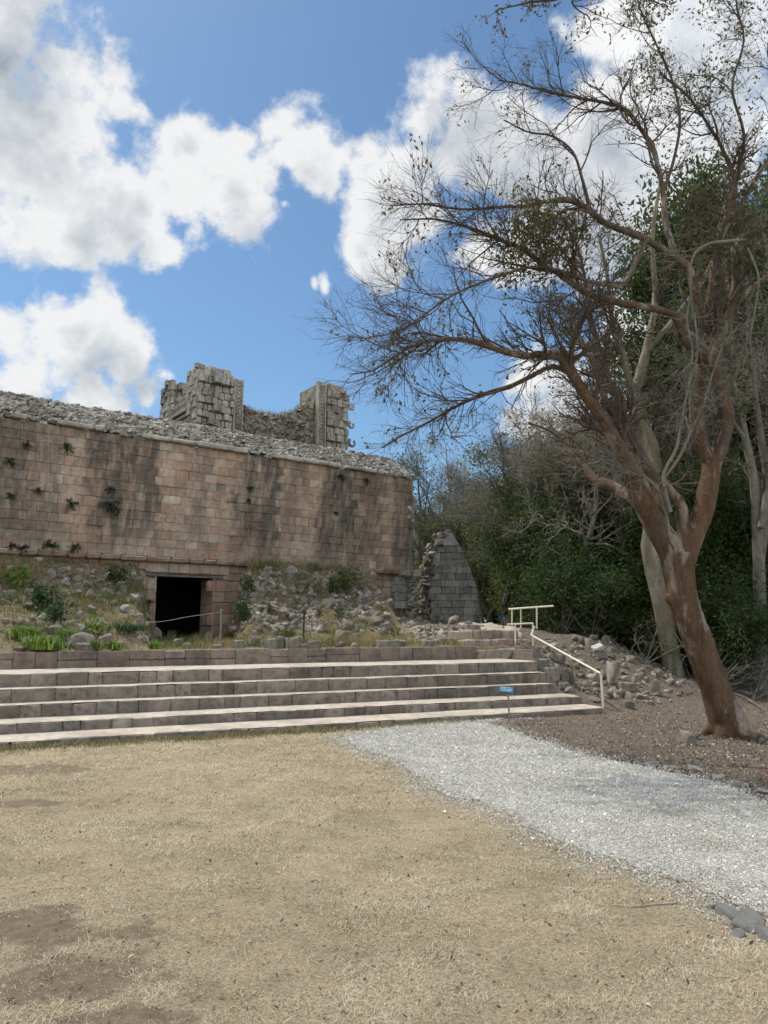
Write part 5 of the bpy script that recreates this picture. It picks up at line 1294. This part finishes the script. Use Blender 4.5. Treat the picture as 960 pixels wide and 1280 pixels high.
# ================================================================== GRASS AND PLANTS ON THE TERRACE
n = 95000; s_ = rng.uniform(-8, 9.6, n); d_ = 3.42 + 9.5 * rng.random(n) ** .9
x_, y_ = from_frame(s_, d_, SO, SA); fs_, fd_ = to_frame(x_, y_, FO, FA)
k = (fd_ < -.08) & (rng.random(n) < np.clip(.5 + 3.2 * fbm(x_ * 1.1, y_ * 1.1, 201), .03, 1)) & ~((fs_ > 9.0) & (d_ > 5))
x_, y_ = x_[k], y_[k]; n = len(x_); long_ = sstep(fbm(x_ * .8, y_ * .8, 205), -.1, .2)
V, F = blades(x_, y_, height(x_, y_) - .02, rng.uniform(.05, .15, n) * (1 + 1.4 * long_), rng.uniform(.005, .012, n), rng, .75)
gt = np.clip(.42 + 2.3 * fbm(x_ * .9, y_ * .9, 209) + rng.normal(0, .14, n), 0, 1); tag(mesh_arr('terrace_grass', V, F, M['mgrass'], tint=np.tile(gt, 2)), kind='stuff')
def bush_at(px, py, wpx, hpx, n, size, mat, label, name='leafy_plant', cat='plant', group=None, upright=False):
    p = ground_hit(px, py); Y = p[1]; w_ = wpx / FPX * Y / 2; h_ = hpx / FPX * Y; R = rng
    root = empty(name, tuple(p), 0, label, cat, group)
    ns = 9; A_ = R.uniform(0, 6.28, ns); P = np.stack([np.outer(np.linspace(0, 1, 6), [math.cos(a_) * w_ * R.uniform(.3, .9), math.sin(a_) * w_ * R.uniform(.3, .9), h_ * R.uniform(.6, .95)]) for a_ in A_])
    V, F = tubes(P, np.full((ns, 6), .006), 4); mesh_arr('stems', V, F, M['bark_olive'], root)
    a_, q_ = grow(P, np.full((ns, 6), .006), 60, 5, (h_ * .2, h_ * .5), (25, 70), R, t0=.1)
    ix = R.integers(0, 60, n)
    if upright:
        V, F = blades(R.normal(0, w_ * .5, n), R.normal(0, w_ * .4, n), np.zeros(n), R.uniform(.4, 1, n) * h_, np.full(n, size), R, .5); T = np.tile(R.random(n), 2)
    else: V, F, T = leaves(a_[ix, R.integers(1, 5, n)], size, R, 2.2, .1, size * .6)
    mesh_arr('foliage', V, F, mat, root, T)
for a_ in [(22, 735, 34, 26, 260, .12, M['plant'], 'bright green leafy bush high on the left mound', 'leafy_plant'), (50, 765, 26, 32, 300, .12, M['fern'], 'dark green shrub in the middle of the left mound', 'shrub'), (68, 778, 26, 20, 200, .11, M['fern'], 'lower dark green shrub on the left mound', 'shrub'),
    (145, 730, 26, 22, 220, .11, M['fern'], 'olive green shrub left of the doorway wall', 'shrub'), (117, 795, 14, 18, 120, .10, M['plant'], 'small green plant above the white slanted stone', 'leafy_plant'), (432, 742, 34, 36, 420, .12, M['leaf_mid'], 'tallest green shrub on top of the right mound', 'shrub'), (418, 745, 20, 20, 160, .11, M['fern'], 'dark shrub left of the tallest shrub on the right mound', 'shrub'), (515, 752, 36, 32, 380, .12, M['fern'], 'dark green shrub at the right end of the right mound', 'shrub'), (528, 742, 16, 22, 160, .1, M['fern'], 'small dark shrub under the corner plinth of the building', 'shrub'),
    (302, 782, 18, 34, 260, .11, M['fern'], 'dark green shrub at the left foot of the right mound', 'shrub'), (310, 745, 14, 22, 150, .10, M['fern'], 'small dark shrub high beside the doorway wall', 'shrub'), (338, 770, 10, 14, 90, .09, M['fern'], 'small green tuft in the face of the right mound', 'shrub'), (492, 797, 12, 9, 90, .08, M['fern'], 'little round green plant behind the long mossy block', 'leafy_plant'), (424, 775, 12, 12, 90, .09, M['fern'], 'small green plant in the middle of the right mound', 'leafy_plant'), (275, 790, 14, 12, 90, .09, M['fern'], 'small green plant by the steel post', 'leafy_plant')]:
    bush_at(*a_)
for a_ in [(30, 798, 34, 16, 320, .028, M['plant'], 'broad patch of bright green strap leaves at the left of the terrace'), (52, 812, 44, 19, 460, .028, M['plant'], 'bright yellow-green strap-leaved patch overhanging the low wall'), (82, 798, 24, 12, 180, .025, M['plant'], 'green strap-leaved patch right of the bluish grey stone'), (120, 815, 14, 12, 70, .03, M['plant'], 'small yellow-green rosette right of the squarish block'), (143, 815, 16, 12, 80, .03, M['plant'], 'yellow-green rosette near the white slanted stone'), (193, 812, 14, 12, 70, .03, M['plant'], 'small green rosette below the whitish stone'), (160, 790, 40, 12, 200, .02, M['fern'], 'low dark green grassy patch left of the doorway'), (290, 800, 30, 14, 220, .018, M['leaf_mid'], 'green grass clump right of the steel post'), (215, 797, 34, 17, 420, .012, M['mgrass'], 'tall dry grass clump in front of the left half of the doorway'), (250, 797, 36, 15, 420, .012, M['mgrass'], 'tall dry grass clump in front of the right half of the doorway'), (360, 795, 24, 12, 120, .018, M['leaf_mid'], 'green grass clump above the squared block row')]:
    bush_at(*a_, name='strap_leaf_plant', upright=True)
p = ony(41, 916, float(onplane(41, 914, SO, SA, DS[1])[0] * 0 + 10.3))
# ferns growing in the facade
FE = [(80, 562, 13, 'fern growing high on the frieze below the second cornice slab'), (10, 578, 10, 'small fern on the frieze at the left edge of the photo'), (12, 619, 8, 'tiny fern low at the left edge of the frieze'), (47, 614, 9, 'tiny fern in the middle left of the frieze'), (88, 629, 13, 'green fern left of the dark stain on the frieze'), (137, 630, 21, 'largest dark fern hanging on the frieze'), (136, 612, 10, 'small fern just above the largest fern'),
      (15, 681, 9, 'fern at the bottom left corner of the frieze'), (30, 684, 10, 'small fern on the moulding at the left'), (65, 681, 15, 'wide fern sitting on the moulding'), (95, 683, 12, 'fern on the moulding right of the wide fern'), (31, 558, 9, 'reddish withered fern under the first cornice slab'), (309, 612, 9, 'thin dark fern in the stain below the cornice gap'), (307, 627, 8, 'tiny dark fern below the thin one in the stain'), (418, 598, 12, 'dark plant under the broken cornice near the right end'), (417, 642, 7, 'tiny green plant in the middle of the right stain'), (451, 603, 11, 'dark tuft under the last cornice slab'), (190, 520, 1, ''), (145, 708, 10, 'fern at the top of the lower wall left of the doorway'), (188, 752, 8, 'small dark fern on the left door jamb')]
for px, py, w_, lb in FE:
    if not lb: continue
    s0_, z0_ = onplane(px, py, FO, FA, -.3 if py < 690 else -.1)
    yy = float(lean(z0_)) - .02 if z0_ > ZB else -.02
    xw, yw = from_frame(s0_, yy, FO, FA); root = empty('wall_fern', (xw, yw, z0_), FA, lb, 'fern')
    L = w_ / FPX * 22 * .62; nfr = 13; P = []
    for i in range(nfr):
        a_ = rng.uniform(0, 2 * PI); t = np.linspace(0, 1, 7); P.append(np.stack([np.cos(a_) * L * t, -.25 * L * np.sin(t * 2.4), np.sin(a_) * L * t * .8 - .2 * L * t * t], 1))
    P = np.array(P); V, F = tubes(P, np.full(P.shape[:2], .006), 3); mesh_arr('stems', V, F, M['fern'], root)
    tp = P[rng.integers(0, nfr, 260), rng.integers(0, 7, 260)]; V, F, T = leaves(tp, L * .28, rng, 3, .2, L * .05); mesh_arr('fronds', V, F, M['fern'], root, T)

# dry grass tufts and shrubs on the roof edge
for px, py, w_, lb in ((44, 527, 22, 'dry brown shrub growing on the roof edge between two cornice slabs'), (175, 540, 30, 'dry thin grass tuft on the roof above the broken cornice'), (350, 522, 16, 'brown grass tuft on the saddle of the rubble wall')):
    s0_, z0_ = onplane(px, py, FO, FA, -.3); xw, yw = from_frame(s0_, -.2 if py != 522 else 5.1, FO, FA)
    if py == 522: continue
    root = empty('roof_tuft', (xw, yw, z0_ - .15), FA, lb, 'grass tuft'); n = 260
    V, F = blades(rng.normal(0, w_ / 110, n), rng.normal(0, .1, n), np.zeros(n), rng.uniform(.15, .42, n), np.full(n, .012), rng, .45); mesh_arr('blades', V, F, M['mgrass'], root, np.tile(rng.uniform(.3, .75, n), 2))

# ================================================================== RAILINGS, SIGN, POSTS
def rail(name, label, pts, parts, base, cat='handrail'):
    root = empty(name, tuple(base), 0, label, cat)
    for nm, pl, r in parts:
        P = np.array(pl) - np.array(base)
        Q = [P[0]]
        for i in range(1, len(P)): Q += [P[i] * (1 - e) + P[i - 1] * e for e in (.94, .06) ] if i == 1 and len(P) == 2 else [P[i - 1] * .03 + P[i] * .97]
        if len(P) == 2: Q = [P[0] * (1 - t) + P[1] * t for t in np.linspace(0, 1, 4)]
        else:
            Q = []
            for i, q in enumerate(P):
                if 0 < i < len(P) - 1:
                    a_ = q + (P[i - 1] - q) / np.linalg.norm(P[i - 1] - q) * .04; b_ = q + (P[i + 1] - q) / np.linalg.norm(P[i + 1] - q) * .04; Q += [a_, q * .6 + (a_ + b_) * .2, b_]
                else: Q.append(q)
        Q = np.array(Q)[None]; V, F = tubes(Q, np.full(Q.shape[:2], r), 10)
        k = Q.shape[1]; caps = []
        o = mesh_arr(nm, V, F, M['rail'], root, smooth=True)
def gpt(px, py): return ground_hit(px, py)
RB = ground_hit(754, 884); Yb = RB[1]
Yt = from_frame(10.9, 3.2, SO, SA)[1]
topY = Yt
h1 = [ony(754, 885, Yb), ony(751, 842, Yb), ony(664, 794, topY + .05), ony(668, 783, topY + .15), ony(666, 779, topY + .15)]
rail('sloping_handrail', 'cream painted pipe handrail sloping down beside the wide steps to a bent post', None, [('rail', [h1[1], h1[2], h1[3]], .022), ('post', [h1[1] , h1[0] - np.array([0, 0, .1])], .022)], RB)
p1t, p1b = ony(644, 780, topY), ony(644, 813, topY); p2t, p2b = ony(666, 779, topY + .12), ony(666, 812, topY + .12)
rail('small_railing', 'short cream pipe railing with two posts standing on the upper stairs', None, [('rail', [ony(634, 780.5, topY - .05), p2t], .02), ('post', [p1t, p1b - np.array([0, 0, .05])], .02), ('post', [p2t, p2b - np.array([0, 0, .05])], .02)], p1b)
UY = topY + 2.6
rail('upper_railing', 'farther cream pipe railing with three posts above the upper stairs', None, [('rail', [ony(636, 761.5, UY), ony(692, 757.5, UY - .9)], .025), ('post', [ony(640, 761, UY), ony(640, 782, UY)], .02), ('post', [ony(651, 760.5, UY - .2), ony(651, 786, UY - .2)], .02), ('post', [ony(671, 759, UY - .6), ony(671, 786, UY - .6)], .022)], ony(640, 782, UY))
# blue sign
sg = gpt(636.5, 904); root = empty('information_sign', tuple(sg), 0, 'small tilted blue sign panel on a thin steel post in front of the steps', 'sign')
tp_ = ony(635, 866, sg[1]); V, F = tubes(np.array([[[0, 0, -.05], [0, 0, .3], tp_ - sg]]), np.full((1, 3), .014), 8); mesh_arr('post', V, F, M['steel'], root, smooth=True)
c_ = ony(633, 862, sg[1]) - sg; V, F = cham_box(-.115, .115, -.065, .065, -.006, .006, .002); o = mesh_arr('panel', V, F, M['blue'], root); o.location = c_; o.rotation_euler = (math.radians(38), math.radians(4), math.radians(-14))
a = Acc()
for r_ in range(3):
    x0_ = -.09
    while x0_ < .075:
        w_ = rng.uniform(.015, .05); V, F = cham_box(x0_, min(x0_ + w_, .09), .035 - r_ * .035, .042 - r_ * .035, .0065, .0085, .0005); a.add(V, F); x0_ += w_ + .012
a.build('text_lines', M['white'], o)
bp_ = ony(628, 772, 24.0); root = empty('distant_sign', (bp_[0], bp_[1], float(height(bp_[0], bp_[1]))), 0, 'tiny blue and white panel on a stake at the forest edge', 'sign')
V, F = cham_box(-.13, .13, -.01, .01, -.08, .08, .004); o = mesh_arr('panel', V, F, M['blue'], root); o.location = (0, 0, bp_[2] - root.location[2]); o.rotation_euler = (-.5, 0, .3)
V, F = tubes(np.array([[[0, .02, -.05], [0, .02, .1], [0, .02, bp_[2] - root.location[2]]]]), np.full((1, 3), .015), 6); mesh_arr('post', V, F, M['steel'], root)
# rope posts
def gpost(px, pyb, pyt, mat, r, name, label):
    g_ = gpt(px, pyb); t_ = ony(px, pyt, g_[1]); root = empty(name, tuple(g_), 0, label, 'post')
    V, F = tubes(np.array([[[0, 0, -.05], [0, 0, .2], [0, 0, t_[2] - g_[2]]]]), np.full((1, 3), r), 8); mesh_arr('shaft', V, F, mat, root, smooth=True)
    V, F = tubes(np.array([[[0, 0, t_[2] - g_[2] - .01], [0, 0, t_[2] - g_[2] + .01], [0, 0, t_[2] - g_[2] + .02]]]), np.array([[r * 1.4, r * 1.4, .002]]), 8); mesh_arr('cap', V, F, mat, root)
    return t_
q1_ = gpost(275, 810, 763, M['steel'], .020, 'barrier_post', 'thin dull steel barrier post on the terrace in front of the doorway')
q2_ = gpost(379.5, 806, 768, M['ironblack'], .018, 'barrier_post', 'thin black iron barrier post on the terrace edge beside squared blocks')
rp = [ony(-90, 770, q1_[1] - 1.4), ony(0, 776, q1_[1] - 1.0), ony(100, 779, q1_[1] - .6), ony(190, 778, q1_[1] - .3), ony(235, 771, q1_[1] - .1), q1_ - np.array([0, 0, .04])]
rc = catmull(np.array(rp), 8)[None]; V, F = tubes(rc, np.full(rc.shape[:2], .005), 5); tag(mesh_arr('barrier_rope', V, F, M['rope'], smooth=True), 'thin pale rope sagging along the terrace to the steel post', 'rope')
# fallen twig on the lawn, white branch, pink ribbon
tw = [onz(762, 1134), onz(790, 1136), onz(820, 1133), onz(850, 1131)]; tc_ = catmull(np.array(tw) + [0, 0, .012], 5)[None]; V, F = tubes(tc_, np.linspace(.0025, .005, tc_.shape[1])[None], 6); tag(mesh_arr('fallen_twig', V, F, M['bark_white'], smooth=True), 'long straight dry twig lying on the lawn beside the gravel', 'twig')
tw = [ground_hit(916, 873) + [0, 0, .1], ground_hit(932, 877) + [0, 0, .08], ground_hit(944, 883) + [0, 0, .05], ground_hit(955, 889) + [0, 0, .02]]; tc_ = catmull(np.array(tw), 5)[None]; V, F = tubes(tc_, np.linspace(.025, .012, tc_.shape[1])[None], 7); tag(mesh_arr('fallen_branch', V, F, M['bark_pale'], smooth=True), 'pale bare branch lying on the litter right of the red trunk', 'branch')
rb = ground_hit(954, 975); t = np.linspace(0, 1, 14); P = np.stack([rb[0] + .02 + .035 * np.cos(t * 5), rb[1] + .0 * t, rb[2] + .005 + .13 * t + .02 * np.sin(t * 7)], 1)
V = np.concatenate([P - [0, .012, 0], P + [.012, .012, 0]]); F = [[i, i + 1, i + 15, i + 14] for i in range(13)]; o = mesh_arr('pink_ribbon', V, F, M['pink'], smooth=True); sm_ = o.modifiers.new('t', 'SOLIDIFY'); sm_.thickness = .002
tag(o, 'curled bright pink ribbon on the ground at the right edge of the photo', 'ribbon')
for px, py, lb in ((472, 1276, 'dark curled dead leaf at the bottom middle of the lawn'), (190, 1046, 'dark dead leaf on the upper left lawn'), (546, 1110, 'small dark dead leaf in the middle of the lawn'), (445, 1198, 'dark leaf on the lower middle lawn')):
    g_ = onz(px, py); V, F, T = leaves(np.array([[0, 0, .0]]), .06, rng, 1.7, 0, .001); V[:, 2] = np.abs(V[:, 2]) * .4 + .018
    a = Acc(); a.add(V, F); a.add(V + [0, 0, -.003], F[:, ::-1]); o = a.build('dead_leaf', M['litter']); o.location = g_; tag(o, lb, 'leaf')
# ================================================================== CAMERA, SKY, SUN
cd = bpy.data.cameras.new('camera'); cam = bpy.data.objects.new('camera', cd); C.objects.link(cam)
cd.sensor_fit = 'VERTICAL'; cd.sensor_height = 36; cd.lens = 36 * FPX / 1280; cd.clip_end = 2000; cd.clip_start = .05
cam.location = (0, 0, EYE); cam.rotation_euler = (PI / 2 + PITCH, 0, 0)
bpy.context.scene.camera = cam
SUN_EL = math.radians(60); SUN_DIR = np.array([-.78, .62, 0]); SUN_DIR = SUN_DIR / np.linalg.norm(SUN_DIR) * math.cos(SUN_EL); SUN_DIR[2] = math.sin(SUN_EL)
sl = bpy.data.lights.new('sun', 'SUN'); sl.energy = 2.6; sl.angle = math.radians(.6); sl.color = (1, .95, .86)
so = bpy.data.objects.new('sun', sl); C.objects.link(so); so.rotation_euler = Vector(-SUN_DIR).to_track_quat('-Z', 'Y').to_euler(); so.location = (0, 0, 30)
w = bpy.data.worlds.new('World'); bpy.context.scene.world = w; w.use_nodes = True
nt = w.node_tree; nt.nodes.clear()
def N(ty, **k):
    nd = nt.nodes.new(ty)
    for a_, v_ in k.items(): setattr(nd, a_, v_)
    return nd
sky = N('ShaderNodeTexSky', sky_type='NISHITA', sun_disc=False); sky.sun_elevation = SUN_EL; sky.sun_rotation = math.atan2(SUN_DIR[0], SUN_DIR[1])
sky.air_density = 1.0; sky.dust_density = .6; sky.ozone_density = 2.0
# cloud density group: circles on the sphere, warped by noise
gr = bpy.data.node_groups.new('cloud_density', 'ShaderNodeTree')
gr.interface.new_socket('Vector', in_out='INPUT', socket_type='NodeSocketVector'); gr.interface.new_socket('Density', in_out='OUTPUT', socket_type='NodeSocketFloat')
gi = gr.nodes.new('NodeGroupInput'); go = gr.nodes.new('NodeGroupOutput')
def gn(ty, **k):
    nd = gr.nodes.new(ty)
    for a_, v_ in k.items(): setattr(nd, a_, v_)
    return nd
def gnoise(scale, det, rough=.6, off=0):
    nd = gn('ShaderNodeTexNoise'); nd.inputs['Scale'].default_value = scale; nd.inputs['Detail'].default_value = det; nd.inputs['Roughness'].default_value = rough
    if off:
        ad = gn('ShaderNodeVectorMath', operation='ADD'); ad.inputs[1].default_value = (off, off, off); gr.links.new(gi.outputs[0], ad.inputs[0]); gr.links.new(ad.outputs[0], nd.inputs['Vector'])
    else: gr.links.new(gi.outputs[0], nd.inputs['Vector'])
    return nd
nz = gnoise(3.5, 3)
sb = gn('ShaderNodeVectorMath', operation='SUBTRACT'); sb.inputs[1].default_value = (.5, .5, .5); gr.links.new(nz.outputs['Color'], sb.inputs[0])
scl = gn('ShaderNodeVectorMath', operation='SCALE'); scl.inputs['Scale'].default_value = .13; gr.links.new(sb.outputs[0], scl.inputs[0])
wv = gn('ShaderNodeVectorMath', operation='ADD'); gr.links.new(gi.outputs[0], wv.inputs[0]); gr.links.new(scl.outputs[0], wv.inputs[1])
CL = [(10, 30, 95, .9), (70, 70, 80, .9), (130, 105, 58, .9), (60, 150, 85, .9), (30, 215, 60, .8), (75, 255, 60, .9), (115, 285, 45, .8), (165, 265, 62, 1), (200, 320, 40, .8), (165, 130, 36, .6),
      (215, 240, 62, 1), (235, 180, 52, 1), (290, 235, 66, 1), (320, 275, 42, .8), (300, 180, 44, .9), (345, 150, 38, 1), (378, 185, 46, .9), (395, 225, 40, .8), (425, 190, 30, .6), (245, 300, 34, .7),
      (455, 185, 45, .7), (490, 205, 50, .9), (520, 150, 52, .9), (565, 120, 46, .9), (560, 190, 70, 1), (620, 200, 72, 1), (490, 265, 50, .9), (540, 280, 50, .9), (475, 320, 34, .8), (510, 330, 34, .8), (600, 300, 50, .8), (680, 210, 80, 1), (660, 300, 60, .8), (740, 270, 80, .9), (760, 150, 90, 1), (770, 60, 70, .9), (840, 20, 80, 1), (910, 70, 90, 1), (870, 190, 90, 1),
      (0, 410, 62, 1), (50, 400, 50, 1), (100, 430, 60, 1), (150, 455, 50, .9), (40, 470, 75, .9), (110, 500, 70, .8), (0, 520, 60, .8), (175, 490, 34, .7), (200, 470, 22, .4), (402, 371, 13, .7), (418, 369, 16, .8), (432, 377, 11, .6), (365, 275, 14, .3),
      (800, 420, 90, .8), (700, 470, 60, .8), (-120, 60, 150, 1), (-90, 200, 120, 1), (-120, 450, 120, 1), (1100, 120, 180, 1), (1000, 420, 160, 1), (690, 540, 60, .7)]
cur = None
for px, py, r, amp_ in CL:
    c = ray(px, py); c = c / np.linalg.norm(c)
    rr = r / FPX * (1.0 / np.linalg.norm(ray(px, py))) * .98
    dn = gn('ShaderNodeVectorMath', operation='DISTANCE'); dn.inputs[1].default_value = tuple(c); gr.links.new(wv.outputs[0], dn.inputs[0])
    ma = gn('ShaderNodeMath', operation='MULTIPLY_ADD'); ma.inputs[1].default_value = -1.0 / rr; ma.inputs[2].default_value = .45 + amp_ * .85; gr.links.new(dn.outputs['Value'], ma.inputs[0])
    if cur is None: cur = ma
    else:
        mm = gn('ShaderNodeMath', operation='SMOOTH_MAX'); mm.inputs[2].default_value = .3; gr.links.new(cur.outputs[0], mm.inputs[0]); gr.links.new(ma.outputs[0], mm.inputs[1]); cur = mm
# unseen clouds added behind and beside the camera to brighten the shaded facade
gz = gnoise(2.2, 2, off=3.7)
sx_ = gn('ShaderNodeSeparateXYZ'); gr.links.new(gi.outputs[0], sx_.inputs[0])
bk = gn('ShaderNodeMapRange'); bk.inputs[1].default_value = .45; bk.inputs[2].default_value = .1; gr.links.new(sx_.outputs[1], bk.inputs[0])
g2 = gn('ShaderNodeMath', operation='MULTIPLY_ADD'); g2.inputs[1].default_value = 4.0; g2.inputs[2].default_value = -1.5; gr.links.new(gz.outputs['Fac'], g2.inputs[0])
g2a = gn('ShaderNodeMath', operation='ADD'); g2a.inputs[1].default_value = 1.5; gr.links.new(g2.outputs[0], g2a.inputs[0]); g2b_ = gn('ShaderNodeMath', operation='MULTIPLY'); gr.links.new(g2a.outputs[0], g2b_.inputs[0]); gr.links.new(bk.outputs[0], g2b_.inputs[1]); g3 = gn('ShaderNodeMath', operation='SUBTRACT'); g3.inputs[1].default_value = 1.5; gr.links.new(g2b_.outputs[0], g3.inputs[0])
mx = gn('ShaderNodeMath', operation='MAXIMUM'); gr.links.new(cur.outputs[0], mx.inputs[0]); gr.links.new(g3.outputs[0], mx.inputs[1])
f1 = gnoise(9, 11, .60); m1 = gn('ShaderNodeMath', operation='MULTIPLY_ADD'); m1.inputs[1].default_value = 4.2; m1.inputs[2].default_value = -2.26; gr.links.new(f1.outputs['Fac'], m1.inputs[0])
ad = gn('ShaderNodeMath', operation='ADD'); gr.links.new(mx.outputs[0], ad.inputs[0]); gr.links.new(m1.outputs[0], ad.inputs[1]); gr.links.new(ad.outputs[0], go.inputs[0])

tc = N('ShaderNodeTexCoord'); L_ = nt.links.new
ga = N('ShaderNodeGroup'); ga.node_tree = gr; L_(tc.outputs['Generated'], ga.inputs[0])
of = N('ShaderNodeVectorMath', operation='ADD'); of.inputs[1].default_value = tuple(np.array([-.35, .1, 1.0]) * .045); L_(tc.outputs['Generated'], of.inputs[0])
gb = N('ShaderNodeGroup'); gb.node_tree = gr; L_(of.outputs[0], gb.inputs[0])
al = N('ShaderNodeMapRange', interpolation_type='SMOOTHSTEP'); al.inputs[1].default_value = -.12; al.inputs[2].default_value = .50; L_(ga.outputs[0], al.inputs[0])
# lit side: little cloud towards the sun; grey where it is thick
df = N('ShaderNodeMath', operation='SUBTRACT'); L_(ga.outputs[0], df.inputs[0]); L_(gb.outputs[0], df.inputs[1])
sh = N('ShaderNodeMapRange'); sh.inputs[1].default_value = -.75; sh.inputs[2].default_value = .75; L_(df.outputs[0], sh.inputs[0])
thk = N('ShaderNodeMapRange'); thk.inputs[1].default_value = .25; thk.inputs[2].default_value = 1.9; thk.inputs[3].default_value = .42; thk.inputs[4].default_value = -.8; L_(ga.outputs[0], thk.inputs[0])
sm2 = N('ShaderNodeMath', operation='ADD', use_clamp=True); L_(sh.outputs[0], sm2.inputs[0]); L_(thk.outputs[0], sm2.inputs[1])
cr = N('ShaderNodeMix', data_type='RGBA'); cr.inputs[6].default_value = (*[v * CLOUD for v in (.36, .43, .52)], 1); cr.inputs[7].default_value = (*[v * CLOUD for v in (.98, .99, 1.0)], 1); L_(sm2.outputs[0], cr.inputs[0])
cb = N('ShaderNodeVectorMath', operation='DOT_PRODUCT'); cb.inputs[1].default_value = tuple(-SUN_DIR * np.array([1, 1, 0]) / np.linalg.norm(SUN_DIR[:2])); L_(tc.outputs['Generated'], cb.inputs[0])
cbm = N('ShaderNodeMapRange'); cbm.inputs[1].default_value = -.3; cbm.inputs[2].default_value = .8; cbm.inputs[3].default_value = .92; cbm.inputs[4].default_value = 2.6; L_(cb.outputs['Value'], cbm.inputs[0])  # clouds away from the sun made extra bright as fill for the facade
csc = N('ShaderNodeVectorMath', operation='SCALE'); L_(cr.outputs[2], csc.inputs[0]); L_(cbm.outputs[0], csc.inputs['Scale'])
skc = N('ShaderNodeMix', data_type='RGBA', blend_type='MULTIPLY'); skc.inputs[0].default_value = 1; skc.inputs[7].default_value = (*SKYTINT, 1); L_(sky.outputs[0], skc.inputs[6])
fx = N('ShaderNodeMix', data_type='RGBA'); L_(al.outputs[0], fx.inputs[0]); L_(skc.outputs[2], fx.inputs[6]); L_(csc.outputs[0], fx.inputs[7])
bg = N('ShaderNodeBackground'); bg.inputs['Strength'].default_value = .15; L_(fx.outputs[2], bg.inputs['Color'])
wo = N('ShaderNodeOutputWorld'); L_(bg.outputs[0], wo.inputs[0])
w.cycles.sampling_method = 'MANUAL'; w.cycles.sample_map_resolution = 512
sc = bpy.context.scene
sc.view_settings.view_transform = 'Standard'; sc.view_settings.look = 'None'; sc.view_settings.exposure = EXPOSURE; sc.view_settings.gamma = 1
sc.view_settings.use_curve_mapping = False
sc.render.engine = 'CYCLES'; sc.cycles.max_bounces = 5; sc.cycles.diffuse_bounces = 3; sc.cycles.transparent_max_bounces = 4; sc.cycles.caustics_reflective = False; sc.cycles.caustics_refractive = False
sc.cycles.use_adaptive_sampling = True; sc.cycles.adaptive_threshold = .02
